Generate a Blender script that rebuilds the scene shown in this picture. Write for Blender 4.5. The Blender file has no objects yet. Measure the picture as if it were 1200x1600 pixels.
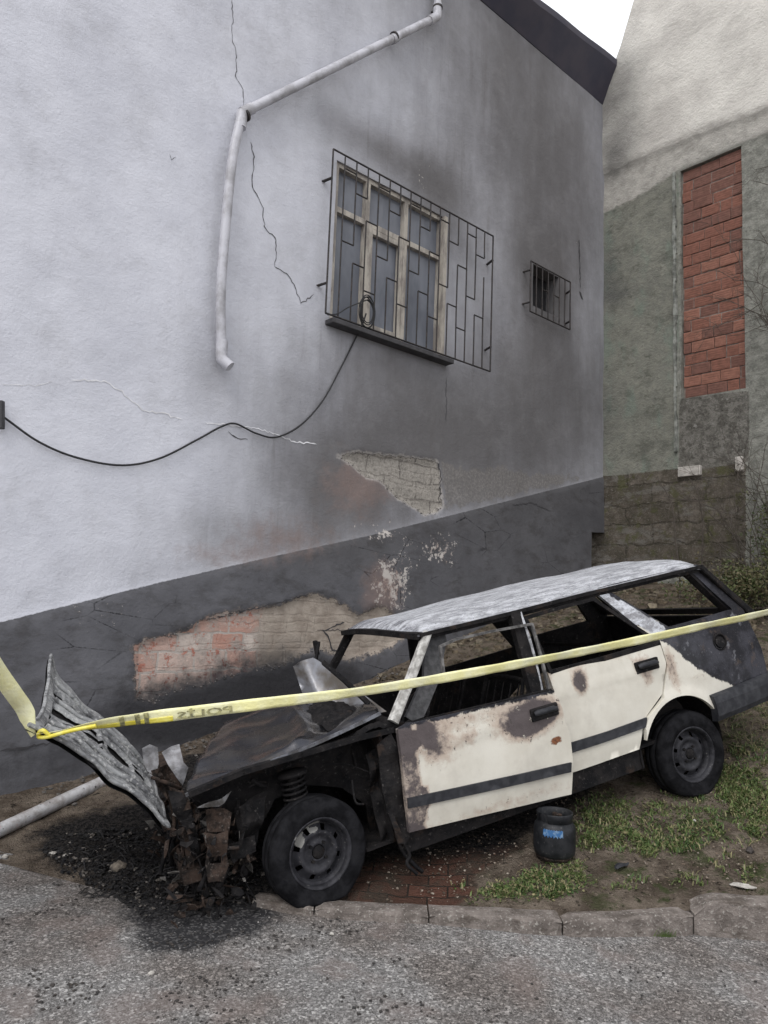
import bpy, bmesh, math, random
import numpy as np
from mathutils import Vector, Matrix, noise
from mathutils.geometry import delaunay_2d_cdt
random.seed(7); rng = np.random.default_rng(7)
scene = bpy.context.scene
COL = scene.collection

# ------------------------------------------------------------------ camera
FPX = 1155.; CH = 1.6
_up = np.array([385., 10100., -1155.]); _up /= np.linalg.norm(_up)
_f = np.array([0, 0, -1.]); _Y = _f - _up*_f.dot(_up); _Y /= np.linalg.norm(_Y); _X = np.cross(_Y, _up)
RC = np.array([_X, _Y, _up]); CP = np.array([0, 0, CH])
cam = bpy.data.cameras.new('camera'); cam_o = bpy.data.objects.new('camera', cam); COL.objects.link(cam_o)
cam.sensor_fit = 'VERTICAL'; cam.sensor_height = 36; cam.sensor_width = 27; cam.lens = FPX/1600*36
cam.clip_start = .05; cam.clip_end = 1000
mw = Matrix.Identity(4)
for i in range(3):
    for j in range(3): mw[i][j] = RC[i][j]
mw.translation = Vector((0, 0, CH)); cam_o.matrix_world = mw
scene.camera = cam_o

# ------------------------------------------------------------------ sky, sun, exposure
SUN_EL, SUN_AZ = math.radians(52), math.radians(205)     # azimuth clockwise from +Y: behind and to the left
w = bpy.data.worlds.new('World'); scene.world = w; w.use_nodes = True
nt = w.node_tree; nt.nodes.clear()
sky = nt.nodes.new('ShaderNodeTexSky'); sky.sky_type = 'NISHITA'; sky.sun_disc = False
sky.sun_elevation = SUN_EL; sky.sun_rotation = SUN_AZ; sky.air_density = 1.0; sky.dust_density = 6.0; sky.ozone_density = 1.0
hs = nt.nodes.new('ShaderNodeHueSaturation'); hs.inputs['Saturation'].default_value = .22; hs.inputs['Value'].default_value = 1.6
bg = nt.nodes.new('ShaderNodeBackground'); bg.inputs['Strength'].default_value = .13
ow = nt.nodes.new('ShaderNodeOutputWorld')
ovc = nt.nodes.new('ShaderNodeMix'); ovc.data_type = 'RGBA'; ovc.inputs[0].default_value = .72; ovc.inputs[7].default_value = (12.5, 12.7, 13.4, 1)   # even overcast layer
nt.links.new(sky.outputs[0], hs.inputs['Color']); nt.links.new(hs.outputs[0], ovc.inputs[6]); nt.links.new(ovc.outputs[2], bg.inputs['Color']); nt.links.new(bg.outputs[0], ow.inputs[0])
sun = bpy.data.lights.new('sun', 'SUN'); sun.energy = .8; sun.angle = math.radians(28); sun.color = (1, .975, .94)
sun_o = bpy.data.objects.new('sun', sun); COL.objects.link(sun_o)
sd_ = Vector((math.sin(SUN_AZ)*math.cos(SUN_EL), math.cos(SUN_AZ)*math.cos(SUN_EL), math.sin(SUN_EL)))
sun_o.rotation_euler = sd_.to_track_quat('Z', 'Y').to_euler()
scene.view_settings.view_transform = 'Standard'; scene.view_settings.look = 'None'
scene.view_settings.exposure = -.10; scene.view_settings.gamma = 1; scene.view_settings.use_curve_mapping = False
scene.render.engine = 'CYCLES'; scene.cycles.max_bounces = 6

# ------------------------------------------------------------------ geometry helpers
def ray(u, v):
    d = RC @ np.array([u-600., 800.-v, -FPX]); return d/np.linalg.norm(d)
def hit(u, v, P, n):
    d = ray(u, v); return CP + d*((np.asarray(P)-CP).dot(n)/d.dot(n))
def hitz(u, v, z):
    d = ray(u, v); return CP + d*((z-CH)/d[2])
# left (grey) wall frame
WD = ray(1892, 985).copy(); WD[2] = 0; WD /= np.linalg.norm(WD)
WY = np.array([-WD[1], WD[0], 0]); WP = hitz(0, 1275, 0.)
def WL(u, v, off=0.):
    q = hit(u, v, WP+WY*off, WY) - WP; return float(q.dot(WD)), float(q[2])
S_END = WL(945, 168)[0]
RP = WP + WD*S_END; RD = -WY; RY = WD
def RL(u, v, off=0.):
    q = hit(u, v, RP+RY*off, RY) - RP; return float(q.dot(RD)), float(q[2])
def wloc(s, y, z): return WP + WD*s + WY*y + np.array([0, 0, z])
# car frame
AX = ray(3300, 378)
AY = np.array([-AX[1], AX[0], 0]); AY /= np.linalg.norm(AY)
AZ = np.cross(AX, AY)
_r = math.radians(2.6); AY, AZ = AY*math.cos(_r)-AZ*math.sin(_r), AZ*math.cos(_r)+AY*math.sin(_r)
CO = CP + (hit(490, 1325, CP+ray(490, 1325)*4, AY)-CP)*1.0464
CW = 1.60
def tum(z):
    z = np.asarray(z, float)
    return np.where(z > .5, .025+(z-.5)*.25, np.where(z > .15, .025*((z-.15)/.35)**2, np.where(z < -.0, .12*(0-z)**1.0, 0)))
def S(u, v, dy=None):
    y = 0. if dy is None else dy
    for _ in range(5):
        p = hit(u, v, CO+AY*y, AY) - CO
        x, z = float(p.dot(AX)), float(p.dot(AZ))
        if dy is not None: break
        y = float(tum(z))
    return x, z
def S3(u, v, y):
    x, z = S(u, v, y); return (x, y, z)
def c2w(p): return CO + AX*p[0] + AY*p[1] + AZ*p[2]

def tag(o, label=None, cat=None, group=None, kind=None):
    if label: o['label'] = label
    if cat: o['category'] = cat
    if group: o['group'] = group
    if kind: o['kind'] = kind
    return o
def empty(name, loc=(0, 0, 0), rz=0., mat=None):
    o = bpy.data.objects.new(name, None); COL.objects.link(o); o.empty_display_size = .2
    if mat is not None: o.matrix_world = mat
    else: o.location = loc; o.rotation_euler = (0, 0, rz)
    return o
def mesh_obj(name, verts, faces, mat, parent=None, smooth=False, loc=None, attrs=None):
    me = bpy.data.meshes.new(name); me.from_pydata([tuple(map(float, v)) for v in verts], [], [tuple(int(i) for i in f) for f in faces]); me.update()
    mats = mat if isinstance(mat, (list, tuple)) else [mat]
    for m in mats: me.materials.append(m)
    if attrs:
        for k, a in attrs.items():
            at = me.attributes.new(k, 'FLOAT', 'POINT'); at.data.foreach_set('value', np.asarray(a, np.float32))
    if smooth: me.polygons.foreach_set('use_smooth', [True]*len(me.polygons))
    o = bpy.data.objects.new(name, me); COL.objects.link(o)
    if parent is not None: o.parent = parent
    if loc is not None: o.location = loc
    return o
class MB:
    def __init__(s): s.v = []; s.f = []; s.sm = []; s.mi = []; s.m = 0
    def add(s, v, f, smooth=False):
        b = len(s.v); s.v += [tuple(map(float, p)) for p in v]
        for q in f: s.f.append(tuple(int(i)+b for i in q)); s.sm.append(smooth); s.mi.append(s.m)
    def box(s, c, d, R=None, bev=0.0):
        dx, dy, dz = (x/2 for x in d); P = []
        if bev <= 0:
            for a in (-1, 1):
                for b in (-1, 1):
                    for e in (-1, 1): P.append((a*dx, b*dy, e*dz))
            F = [(0, 1, 3, 2), (4, 6, 7, 5), (0, 4, 5, 1), (2, 3, 7, 6), (0, 2, 6, 4), (1, 5, 7, 3)]
        else:
            bm = bmesh.new(); bmesh.ops.create_cube(bm, size=1)
            for v in bm.verts: v.co = Vector((v.co.x*2*dx, v.co.y*2*dy, v.co.z*2*dz))
            bmesh.ops.bevel(bm, geom=bm.edges[:], offset=bev, segments=2, affect='EDGES', profile=.5)
            bm.verts.index_update(); P = [tuple(v.co) for v in bm.verts]; F = [tuple(v.index for v in f.verts) for f in bm.faces]; bm.free()
        P = np.array(P)
        if R is not None: P = P @ np.array(R).T
        s.add(P+np.array(c), F)
    def bar(s, a, b, wd, th, up=(0, 0, 1), bev=0.):
        a = np.array(a, float); b = np.array(b, float); x = b-a; L = np.linalg.norm(x); x /= L
        y = np.cross(up, x); y /= np.linalg.norm(y); z = np.cross(x, y)
        s.box((a+b)/2, (L, wd, th), np.array([x, y, z]).T, bev)
    def tube(s, pts, r, n=8, cap=True, smooth=True):
        pts = np.array(pts, float); m = len(pts)
        rr = np.full(m, r) if np.isscalar(r) else np.array(r, float)
        T = np.gradient(pts, axis=0); T /= np.linalg.norm(T, axis=1)[:, None]+1e-9
        u = np.array([0, 0, 1.]); u = u if abs(T[0][2]) < .9 else np.array([1., 0, 0])
        V = []
        for i in range(m):
            u = u-T[i]*u.dot(T[i]); u /= np.linalg.norm(u)+1e-9; w_ = np.cross(T[i], u)
            for k in range(n):
                a = 2*math.pi*k/n; V.append(pts[i]+rr[i]*(math.cos(a)*u+math.sin(a)*w_))
        F = [(i*n+k, i*n+(k+1) % n, (i+1)*n+(k+1) % n, (i+1)*n+k) for i in range(m-1) for k in range(n)]
        s.add(V, F, smooth)
        if cap: s.add(V[:n], [tuple(range(n))[::-1]]); s.add(V[-n:], [tuple(range(n))])
    def lathe(s, prof, n=32, axis='z', c=(0, 0, 0), smooth=True, skip=None):
        V = []
        for (r, h) in prof:
            for k in range(n):
                a = 2*math.pi*k/n; x, y = r*math.cos(a), r*math.sin(a)
                V.append((x, y, h) if axis == 'z' else (x, h, y))
        F = []
        for i in range(len(prof)-1):
            for k in range(n):
                if skip and skip(i, k): continue
                F.append((i*n+k, i*n+(k+1) % n, (i+1)*n+(k+1) % n, (i+1)*n+k))
        s.add(np.array(V)+np.array(c), F, smooth)
    def build(s, name, mat, parent=None, loc=None, attrs=None):
        o = mesh_obj(name, s.v, s.f, mat, parent, loc=loc, attrs=attrs)
        o.data.polygons.foreach_set('use_smooth', s.sm)
        if isinstance(mat, (list, tuple)): o.data.polygons.foreach_set('material_index', s.mi)
        return o
def arc(a, b, n): return [a+(b-a)*i/n for i in range(n+1)]
def spline(P, n=8):
    P = [np.array(p, float) for p in P]; Q = [2*P[0]-P[1]]+P+[2*P[-1]-P[-2]]; out = []
    for i in range(1, len(Q)-2):
        for k in range(n):
            t = k/n; a, b, c, d = Q[i-1:i+3]
            out.append(.5*((2*b)+(-a+c)*t+(2*a-5*b+4*c-d)*t*t+(-a+3*b-3*c+d)*t**3))
    out.append(Q[-2]); return np.array(out)
def inside(U, V, poly):
    U = np.asarray(U); V = np.asarray(V); r = np.zeros(U.shape, bool); n = len(poly)
    for i in range(n):
        x1, y1 = poly[i]; x2, y2 = poly[(i+1) % n]
        c = (y1 > V) != (y2 > V)
        with np.errstate(divide='ignore', invalid='ignore'):
            xi = (x2-x1)*(V-y1)/(y2-y1+1e-15)+x1
        r ^= c & (U < xi)
    return r
def segd(U, V, pts, closed=False):
    d = np.full(np.shape(U), 1e9); n = len(pts)
    for i in range(n if closed else n-1):
        ax_, ay_ = pts[i]; bx, by = pts[(i+1) % n]; L2 = (bx-ax_)**2+(by-ay_)**2+1e-12
        t = np.clip(((U-ax_)*(bx-ax_)+(V-ay_)*(by-ay_))/L2, 0, 1)
        d = np.minimum(d, np.hypot(U-ax_-t*(bx-ax_), V-ay_-t*(by-ay_)))
    return d
def sdist(U, V, poly):
    d = segd(U, V, poly, True); return np.where(inside(U, V, poly), d, -d)
def densify(poly, step):
    out = []
    for i in range(len(poly)):
        a = np.array(poly[i], float); b = np.array(poly[(i+1) % len(poly)], float); n = max(1, int(np.linalg.norm(b-a)/step+.5))
        for k in range(n): out.append(tuple(a+(b-a)*k/n))
    return out
def sheet(name, outer, holes, step, fn, back, mat, parent=None, attrs=None, smooth=True, loc=None, jit=.15):
    """2-D outline -> dense curved plate with real thickness. fn(u,v)->(N,3) front, back = function (N,3 front)->(N,3)"""
    outer = densify(outer, step); holes = [densify(h, step) for h in holes]
    P = list(outer); E = [(i, (i+1) % len(outer)) for i in range(len(outer))]
    for h in holes:
        b = len(P); P += h; E += [(b+i, b+(i+1) % len(h)) for i in range(len(h))]
    A = np.array(outer); mn = A.min(0); mx = A.max(0)
    gu, gv = np.meshgrid(np.arange(mn[0]+step*.5, mx[0], step), np.arange(mn[1]+step*.5, mx[1], step))
    gu = gu.ravel()+rng.uniform(-jit, jit, gu.size)*step; gv = gv.ravel()+rng.uniform(-jit, jit, gv.size)*step
    ok = inside(gu, gv, outer) & (segd(gu, gv, outer, True) > step*.4)
    for h in holes: ok &= ~inside(gu, gv, h) & (segd(gu, gv, h, True) > step*.4)
    P += list(zip(gu[ok], gv[ok]))
    vo, eo, fo, *_ = delaunay_2d_cdt([Vector(p) for p in P], E, [], 0, 1e-6)
    vo = np.array([tuple(p) for p in vo]); fo = np.array([tuple(f) for f in fo if len(f) == 3])
    c = vo[fo].mean(1); keep = inside(c[:, 0], c[:, 1], outer)
    for h in holes: keep &= ~inside(c[:, 0], c[:, 1], h)
    fo = fo[keep]
    U, V = vo[:, 0], vo[:, 1]; F3 = np.asarray(fn(U, V)); n = len(F3)
    cnt = {}
    for f in fo:
        for a, b in ((f[0], f[1]), (f[1], f[2]), (f[2], f[0])):
            cnt[(a, b)] = 1
    faces = [tuple(f) for f in fo]; verts = list(F3)
    if back is not None:
        B3 = np.asarray(back(F3)); verts += list(B3); faces += [tuple(x+n for x in f[::-1]) for f in fo]
        rimb = len(verts)
        for (a, b) in cnt:
            if (b, a) not in cnt:
                k = len(verts); verts += [F3[a], F3[b], B3[b], B3[a]]; faces.append((k+3, k+2, k+1, k))
    o_attrs = {}
    if attrs:
        for k, fa in attrs.items():
            a = np.asarray(fa(U, V), float)
            ext = [a]
            if back is not None:
                ext.append(a)
                r = []
                for (p, q) in cnt:
                    if (q, p) not in cnt: r += [a[p], a[q], a[q], a[p]]
                ext.append(np.array(r))
            o_attrs[k] = np.concatenate(ext)
    o = mesh_obj(name, verts, faces, mat, parent, attrs=o_attrs, loc=loc)
    if smooth:
        ns = len(fo)*(2 if back is not None else 1)
        sm = [i < ns for i in range(len(faces))]; o.data.polygons.foreach_set('use_smooth', sm)
    return o

# ------------------------------------------------------------------ material DSL
class Mt:
    def __init__(s, name, rough=.8, spec=.5, metal=0.):
        s.m = bpy.data.materials.new(name); s.m.use_nodes = True; s.nt = s.m.node_tree
        s.b = s.nt.nodes['Principled BSDF']; s.set('Roughness', rough); s.set('Metallic', metal)
        s.set('Specular IOR Level', spec); s._tc = None
    def set(s, k, v):
        if isinstance(v, bpy.types.NodeSocket): s.nt.links.new(v, s.b.inputs[k])
        elif isinstance(v, tuple): s.b.inputs[k].default_value = (*v, 1) if len(v) == 3 else v
        else: s.b.inputs[k].default_value = v
    def n(s, t): return s.nt.nodes.new(t)
    def put(s, sock, v):
        if v is None: return
        if isinstance(v, bpy.types.NodeSocket): s.nt.links.new(v, sock)
        elif isinstance(v, tuple): sock.default_value = (*v, 1) if (len(v) == 3 and sock.type == 'RGBA') else v
        else: sock.default_value = v
    def obj(s):
        if s._tc is None: s._tc = s.n('ShaderNodeTexCoord')
        return s._tc.outputs['Object']
    def attr(s, name):
        a = s.n('ShaderNodeAttribute'); a.attribute_name = name; return a.outputs['Fac']
    def map(s, scale=(1, 1, 1), loc=(0, 0, 0), rot=(0, 0, 0), vec=None):
        m = s.n('ShaderNodeMapping'); s.put(m.inputs[0], vec or s.obj()); m.inputs['Scale'].default_value = scale
        m.inputs['Location'].default_value = loc; m.inputs['Rotation'].default_value = rot; return m.outputs[0]
    def noise(s, scale, detail=4, rough=.55, vec=None, dist=0.):
        x = s.n('ShaderNodeTexNoise'); s.put(x.inputs['Vector'], vec or s.obj()); x.inputs['Scale'].default_value = scale
        x.inputs['Detail'].default_value = detail; x.inputs['Roughness'].default_value = rough; x.inputs['Distortion'].default_value = dist
        return x.outputs['Fac']
    def voro(s, scale, vec=None, feature='F1', out='Distance'):
        x = s.n('ShaderNodeTexVoronoi'); x.feature = feature; s.put(x.inputs['Vector'], vec or s.obj()); x.inputs['Scale'].default_value = scale
        return x.outputs[out]
    def math(s, op, a, b=None, c=None, clamp=False):
        x = s.n('ShaderNodeMath'); x.operation = op; x.use_clamp = clamp; s.put(x.inputs[0], a); s.put(x.inputs[1], b); s.put(x.inputs[2], c); return x.outputs[0]
    def step(s, v, a, b, lo=0., hi=1.):
        x = s.n('ShaderNodeMapRange'); x.interpolation_type = 'SMOOTHSTEP'; s.put(x.inputs['Value'], v)
        x.inputs['From Min'].default_value = a; x.inputs['From Max'].default_value = b
        x.inputs['To Min'].default_value = lo; x.inputs['To Max'].default_value = hi; return x.outputs['Result']
    def mix(s, f, a, b, mode='MIX'):
        x = s.n('ShaderNodeMix'); x.data_type = 'RGBA'; x.blend_type = mode; s.put(x.inputs[0], f)
        s.put(x.inputs[6], a); s.put(x.inputs[7], b); return x.outputs[2]
    def ramp(s, f, stops):
        x = s.n('ShaderNodeValToRGB'); s.put(x.inputs[0], f); e = x.color_ramp.elements
        while len(e) > 1: e.remove(e[0])
        e[0].position = stops[0][0]; e[0].color = (*stops[0][1], 1)
        for p, c in stops[1:]:
            k = e.new(p); k.color = (*c, 1)
        return x.outputs[0]
    def bump(s, h, strength=.4, dist=.01, nrm=None):
        x = s.n('ShaderNodeBump'); x.inputs['Strength'].default_value = strength; x.inputs['Distance'].default_value = dist
        s.put(x.inputs['Height'], h)
        if nrm is not None: s.put(x.inputs['Normal'], nrm)
        return x.outputs[0]
    def brick(s, vec, bw, bh, mortar, c1, c2, cm, bias=0.):
        x = s.n('ShaderNodeTexBrick'); s.put(x.inputs['Vector'], vec); x.inputs['Scale'].default_value = 1.
        x.inputs['Brick Width'].default_value = bw; x.inputs['Row Height'].default_value = bh; x.inputs['Mortar Size'].default_value = mortar
        x.inputs['Mortar Smooth'].default_value = .3; x.inputs['Bias'].default_value = bias
        x.inputs['Color1'].default_value = (*c1, 1); x.inputs['Color2'].default_value = (*c2, 1); x.inputs['Mortar'].default_value = (*cm, 1)
        return x.outputs['Color'], x.outputs['Fac']
    def xz(s, warp=0.):
        sp = s.n('ShaderNodeSeparateXYZ'); s.put(sp.inputs[0], s.obj()); cb = s.n('ShaderNodeCombineXYZ')
        x, z = sp.outputs[0], sp.outputs[2]
        if warp:
            x = s.math('ADD', x, s.math('MULTIPLY', s.math('SUBTRACT', s.noise(5, 2), .5), warp))
            z = s.math('ADD', z, s.math('MULTIPLY', s.math('SUBTRACT', s.noise(4.3, 2), .5), warp))
        s.put(cb.inputs[0], x); s.put(cb.inputs[1], z); return cb.outputs[0]
def simple(name, c1, c2=None, rough=.7, ns=12., bump=.2, bd=.004, metal=0., spec=.5, detail=5):
    m = Mt(name, rough, spec, metal); n = m.noise(ns, detail)
    m.set('Base Color', m.mix(m.step(n, .35, .65), c1, c2 or tuple(x*.7 for x in c1)))
    if bump: m.set('Normal', m.bump(m.noise(ns*4, 3), bump, bd))
    return m.m

# ================================================================== TERRAIN
_ctrl = []
def _cw(s, y, z): p = wloc(s, y, z); _ctrl.append((p[0], p[1], z))
for s_, z_ in ((-4, -.06), (-2, -.02), (-.6, .03), (1, .27), (2.5, .62), (4, 1.0), (5.5, 1.42), (S_END, 1.98), (S_END+2, 2.4)): _cw(s_, 0, z_)
for s_, z_ in ((-1, 0.02), (1, .22), (3, .55)): _cw(s_, -.7, z_)
_ctrl += [(-.29, 4.10, .045), (-.1, 4.3, .06), (.4, 4.12, .05), (.9, 4.05, .10), (1.3, 4.1, .13), (1.8, 4.15, .165), (2.0, 5.0, .40), (1.4, 4.6, .26),
          (-1.2, 4.9, .07), (-.9, 4.5, .04), (-1.9, 4.75, .01), (.5, 5.2, .28), (.3, 6.2, .55), (1.5, 6.2, .72), (3.0, 5.2, .62), (3.2, 4.3, .33),
          (2.5, 4.3, .25), (3.4, 6.6, 1.05), (4.6, 7.6, 1.55), (4.0, 9.0, 1.8), (5.5, 5.5, .9), (6, 4.1, .35), (8, 6, 1.4), (7.5, 8, 2.0), (-.6, 4.35, .045)]
_ct = np.array(_ctrl); _A = np.linalg.norm(_ct[:, None, :2]-_ct[None, :, :2], axis=2)
_n = len(_ct); _M = np.zeros((_n+3, _n+3)); _M[:_n, :_n] = _A + np.eye(_n)*-.05; _M[:_n, _n] = 1; _M[:_n, _n+1:] = _ct[:, :2]; _M[_n:, :_n] = _M[:_n, _n:].T
_W = np.linalg.solve(_M, np.concatenate([_ct[:, 2], [0, 0, 0]]))
def gz(x, y):
    x = np.atleast_1d(np.asarray(x, float)); y = np.atleast_1d(np.asarray(y, float))
    d = np.hypot(x[:, None]-_ct[None, :, 0], y[:, None]-_ct[None, :, 1]); return d @ _W[:_n] + _W[_n] + _W[_n+1]*x + _W[_n+2]*y
def ground_hit(u, v):
    d = ray(u, v); t = np.arange(2.5, 13, .01); P = CP[None]+d[None]*t[:, None]
    h = gz(P[:, 0], P[:, 1]); k = np.argmax(P[:, 2] < h); return P[k]
KERB = [hitz(u, v, 0.)[:2] for u, v in ((392, 1416), (455, 1428), (540, 1437), (670, 1447), (780, 1456), (880, 1464), (985, 1464), (1085, 1462))]
KERB += [hitz(1200, 1469, 0)[:2], np.array([2.9, 3.80]), np.array([4.5, 3.80]), np.array([9, 3.85])]
def kerb_y(x): return np.interp(x, [k[0] for k in KERB], [k[1] for k in KERB])
KX0 = KERB[0][0]
def edge_y(x):   # front edge of the planted / soil strip
    xs = [-9, -2.6, -2.1, -1.6, -1.2, -.9, KX0]; ys = [5.2, 4.62, 4.45, 4.22, 4.0, 3.98, kerb_y(KX0)+.03]
    x = np.asarray(x, float); return np.where(x < KX0, np.interp(x, xs, ys), kerb_y(x)+.05)

# asphalt --------------------------------------------------------------
m = Mt('asphalt', .9, .15); ash = m.attr('ash')
v1 = m.voro(95., out='Color'); sp = m.n('ShaderNodeSeparateColor'); m.put(sp.inputs[0], v1)
v2 = m.voro(210., out='Color'); sp2 = m.n('ShaderNodeSeparateColor'); m.put(sp2.inputs[0], v2)
c = m.ramp(sp.outputs[0], [(0, (.07, .067, .065)), (.4, (.135, .13, .126)), (.72, (.21, .205, .2)), (.9, (.36, .35, .34)), (1, (.6, .59, .57))])
c2 = m.ramp(sp2.outputs[1], [(0, (.05, .048, .046)), (.6, (.18, .174, .168)), (1, (.5, .49, .48))])
c = m.mix(.4, c, c2); big = m.noise(1.7, 5); c = m.mix(m.step(big, .4, .62), c, m.mix(1., c, (.70, .65, .62), 'MULTIPLY'))
c = m.mix(m.math('MULTIPLY', m.step(m.noise(3.1, 3, vec=m.map(loc=(3, 1, 0))), .52, .66), .35), c, (.19, .15, .135))
c = m.mix(m.step(m.noise(14, 5, .7), .62, .72, 0, .6), c, (.05, .047, .045))
an = m.math('ADD', ash, m.math('MULTIPLY', m.math('SUBTRACT', m.noise(6, 9, .85), .5), 1.9))
c = m.mix(m.step(an, -.02, .35, 0, .93), c, m.mix(m.step(sp.outputs[0], .6, .95), (.018, .018, .02), (.085, .083, .083)))
m.set('Base Color', c); m.set('Roughness', m.step(an, 0, .2, .92, .7)); m.set('Normal', m.bump(m.math('ADD', sp.outputs[0], m.noise(60, 3)), .6, .005)); ASPH = m.m
me_ = mesh_obj('ground', [(-300, -300, -.03), (300, -300, -.03), (300, 300, -.03), (-300, 300, -.03)], [(0, 1, 2, 3)], simple('far_ground', (.16, .14, .12)))
tag(me_, kind='structure')
ASHP = [(hitz(u, v, 0)[0], hitz(u, v, 0)[1]) for u, v in ((150, 1330), (190, 1400), (205, 1450), (222, 1486), (300, 1490), (362, 1474), (410, 1450), (440, 1425), (440, 1360), (300, 1300))]
xs = np.concatenate([np.arange(-7, -3, .3), np.arange(-3, 3, .05), np.arange(3, 9.1, .3)]); ys = np.concatenate([np.arange(-3, 2, .4), np.arange(2, 5.6, .05)])
GX, GY = np.meshgrid(xs, ys); gx, gy = GX.ravel(), GY.ravel()
gzv = np.array([noise.noise(Vector((a*1.3, b*1.3, 0)))*.012 for a, b in zip(gx, gy)])
nx, ny = len(xs), len(ys)
F = [(j*nx+i, j*nx+i+1, (j+1)*nx+i+1, (j+1)*nx+i) for j in range(ny-1) for i in range(nx-1)]
asha = sdist(gx, gy, ASHP); asha = np.where(asha > 0, np.minimum(asha*5+.12, .8), asha*2.2+.12)
tag(mesh_obj('road', np.c_[gx, gy, gzv], F, ASPH, smooth=True, attrs={'ash': asha}), kind='structure')

# soil terrain ------------------------------------------------------------
m = Mt('soil', .95, .06); char = m.attr('char'); pav = m.attr('paving'); grn = m.attr('moss')
n1 = m.noise(6, 6, .7); n2 = m.noise(45, 4, .7)
c = m.mix(m.step(n1, .35, .65), (.085, .067, .052), (.20, .165, .132)); c = m.mix(m.step(n2, .55, .75), c, (.26, .22, .18)); c = m.mix(m.step(m.noise(30, 4, vec=m.map(loc=(5, 5, 5))), .58, .7), c, (.03, .025, .02))
c = m.mix(m.math('MULTIPLY', grn, m.step(m.noise(7, 6, .7), .5, .62)), c, (.045, .062, .022))
bc, bf = m.brick(m.map(rot=(0, 0, .1)), .21, .105, .006, (.125, .062, .046), (.085, .05, .038), (.035, .028, .023))
c = m.mix(m.step(m.math('ADD', pav, m.math('MULTIPLY', m.math('SUBTRACT', n1, .5), .5)), -.05, .05), c, m.mix(m.step(n1, .42, .6, 0, .85), bc, (.06, .05, .04)))
cn = m.math('ADD', char, m.math('MULTIPLY', m.math('SUBTRACT', m.noise(7, 6, .75), .5), .9))
c = m.mix(m.step(cn, -.1, .25), c, m.mix(m.step(n2, .4, .62), (.012, .012, .013), (.05, .045, .042)))
m.set('Base Color', c); m.set('Normal', m.bump(m.math('ADD', m.noise(25, 6, .7), m.noise(90, 3)), 1., .03)); SOIL = m.m
xs = np.concatenate([np.arange(-6, -2.8, .25), np.arange(-2.8, 3.4, .045), np.arange(3.4, 9.1, .2)]); ts = np.concatenate([np.linspace(0, .35, 46)**1.2, np.linspace(.36, 1, 40)])
V = []; ch_, pv_, ms_ = [], [], []
CHARSHADEP = [(ground_hit(u, v)[0], ground_hit(u, v)[1]) for u, v in ((40, 1300), (60, 1350), (190, 1440), (400, 1440), (600, 1345), (800, 1330), (930, 1240), (1000, 1190), (800, 1180), (600, 1165), (300, 1175), (200, 1250))]  # burnt soil; below the car its black also paints the contact shade
PAVP = [(ground_hit(u, v)[0], ground_hit(u, v)[1]) for u, v in ((395, 1418), (540, 1415), (700, 1425), (745, 1400), (740, 1370), (820, 1320), (680, 1290), (500, 1330))]
for x in xs:
    e = float(edge_y(x)); pts = e + ts*(11.5-e)
    h = gz(np.full(len(pts), x), pts)
    for j, (yy, hh) in enumerate(zip(pts, h)):
        k = min(1, max(0, (yy-e)/.35))
        if x < KX0: hh = hh*k + (1-k)*(-.012) + .008
        nn = noise.noise(Vector((x*2.2, yy*2.2, 0)))*.03+noise.noise(Vector((x*9, yy*9, 3)))*.013+noise.noise(Vector((x*22, yy*22, 3)))*.007
        md_ = .075*math.exp(-((x+1.25)/.38)**2-((yy-4.25)/.22)**2)+.045*math.exp(-((x+.75)/.3)**2-((yy-4.25)/.2)**2)+.04*math.exp(-((x+1.75)/.25)**2-((yy-4.5)/.2)**2); md_ *= 1+1.2*noise.noise(Vector((x*8, yy*8, 9)))
        V.append((x, yy, hh+md_*min(1, (yy-e)*8)+nn*min(1, (yy-e)*5+.15)))
V = np.array(V); a = sdist(V[:, 0], V[:, 1], CHARSHADEP); ch_ = np.where(a > 0, np.minimum(a*2.5, .6), a*1.8)
pv_ = sdist(V[:, 0], V[:, 1], PAVP)*2
ms_ = np.clip((V[:, 0]-.3)/1.2, 0, 1)*.75
nt_, nx = len(ts), len(xs)
F = [(i*nt_+j, (i+1)*nt_+j, (i+1)*nt_+j+1, i*nt_+j+1) for i in range(nx-1) for j in range(nt_-1)]
tag(mesh_obj('soil_bank', V, F, SOIL, smooth=True, attrs={'char': ch_, 'paving': pv_, 'moss': ms_}), kind='structure')

# kerb ----------------------------------------------------------------------
m = Mt('kerb_concrete', .9, .1); n1 = m.noise(9, 6, .7); n2 = m.noise(70, 4)
c = m.mix(m.step(n1, .38, .62), (.125, .108, .097), (.225, .197, .178)); c = m.mix(m.step(n2, .55, .7), c, (.34, .32, .29)); c = m.mix(m.step(m.noise(5, 6, .7, m.map(loc=(4, 4, 4), scale=(1, 1, 3))), .52, .66, 0, .75), c, (.075, .062, .052))
m.set('Base Color', c); m.set('Normal', m.bump(m.math('ADD', m.noise(25, 6, .7), n2), .8, .012)); KERBM = m.m
mb = MB()
kx = [KX0, (KX0+.33), KERB[3][0], KERB[5][0], KERB[7][0], KERB[7][0]+.95, KERB[7][0]+1.9, KERB[7][0]+2.85, KERB[7][0]+3.8]
def kh(x): return float(np.interp(x, [-.9, -.3, .3, .95, 1.6, 1.7, 9], [.02, .042, .056, .075, .105, .165, .18]))
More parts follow.
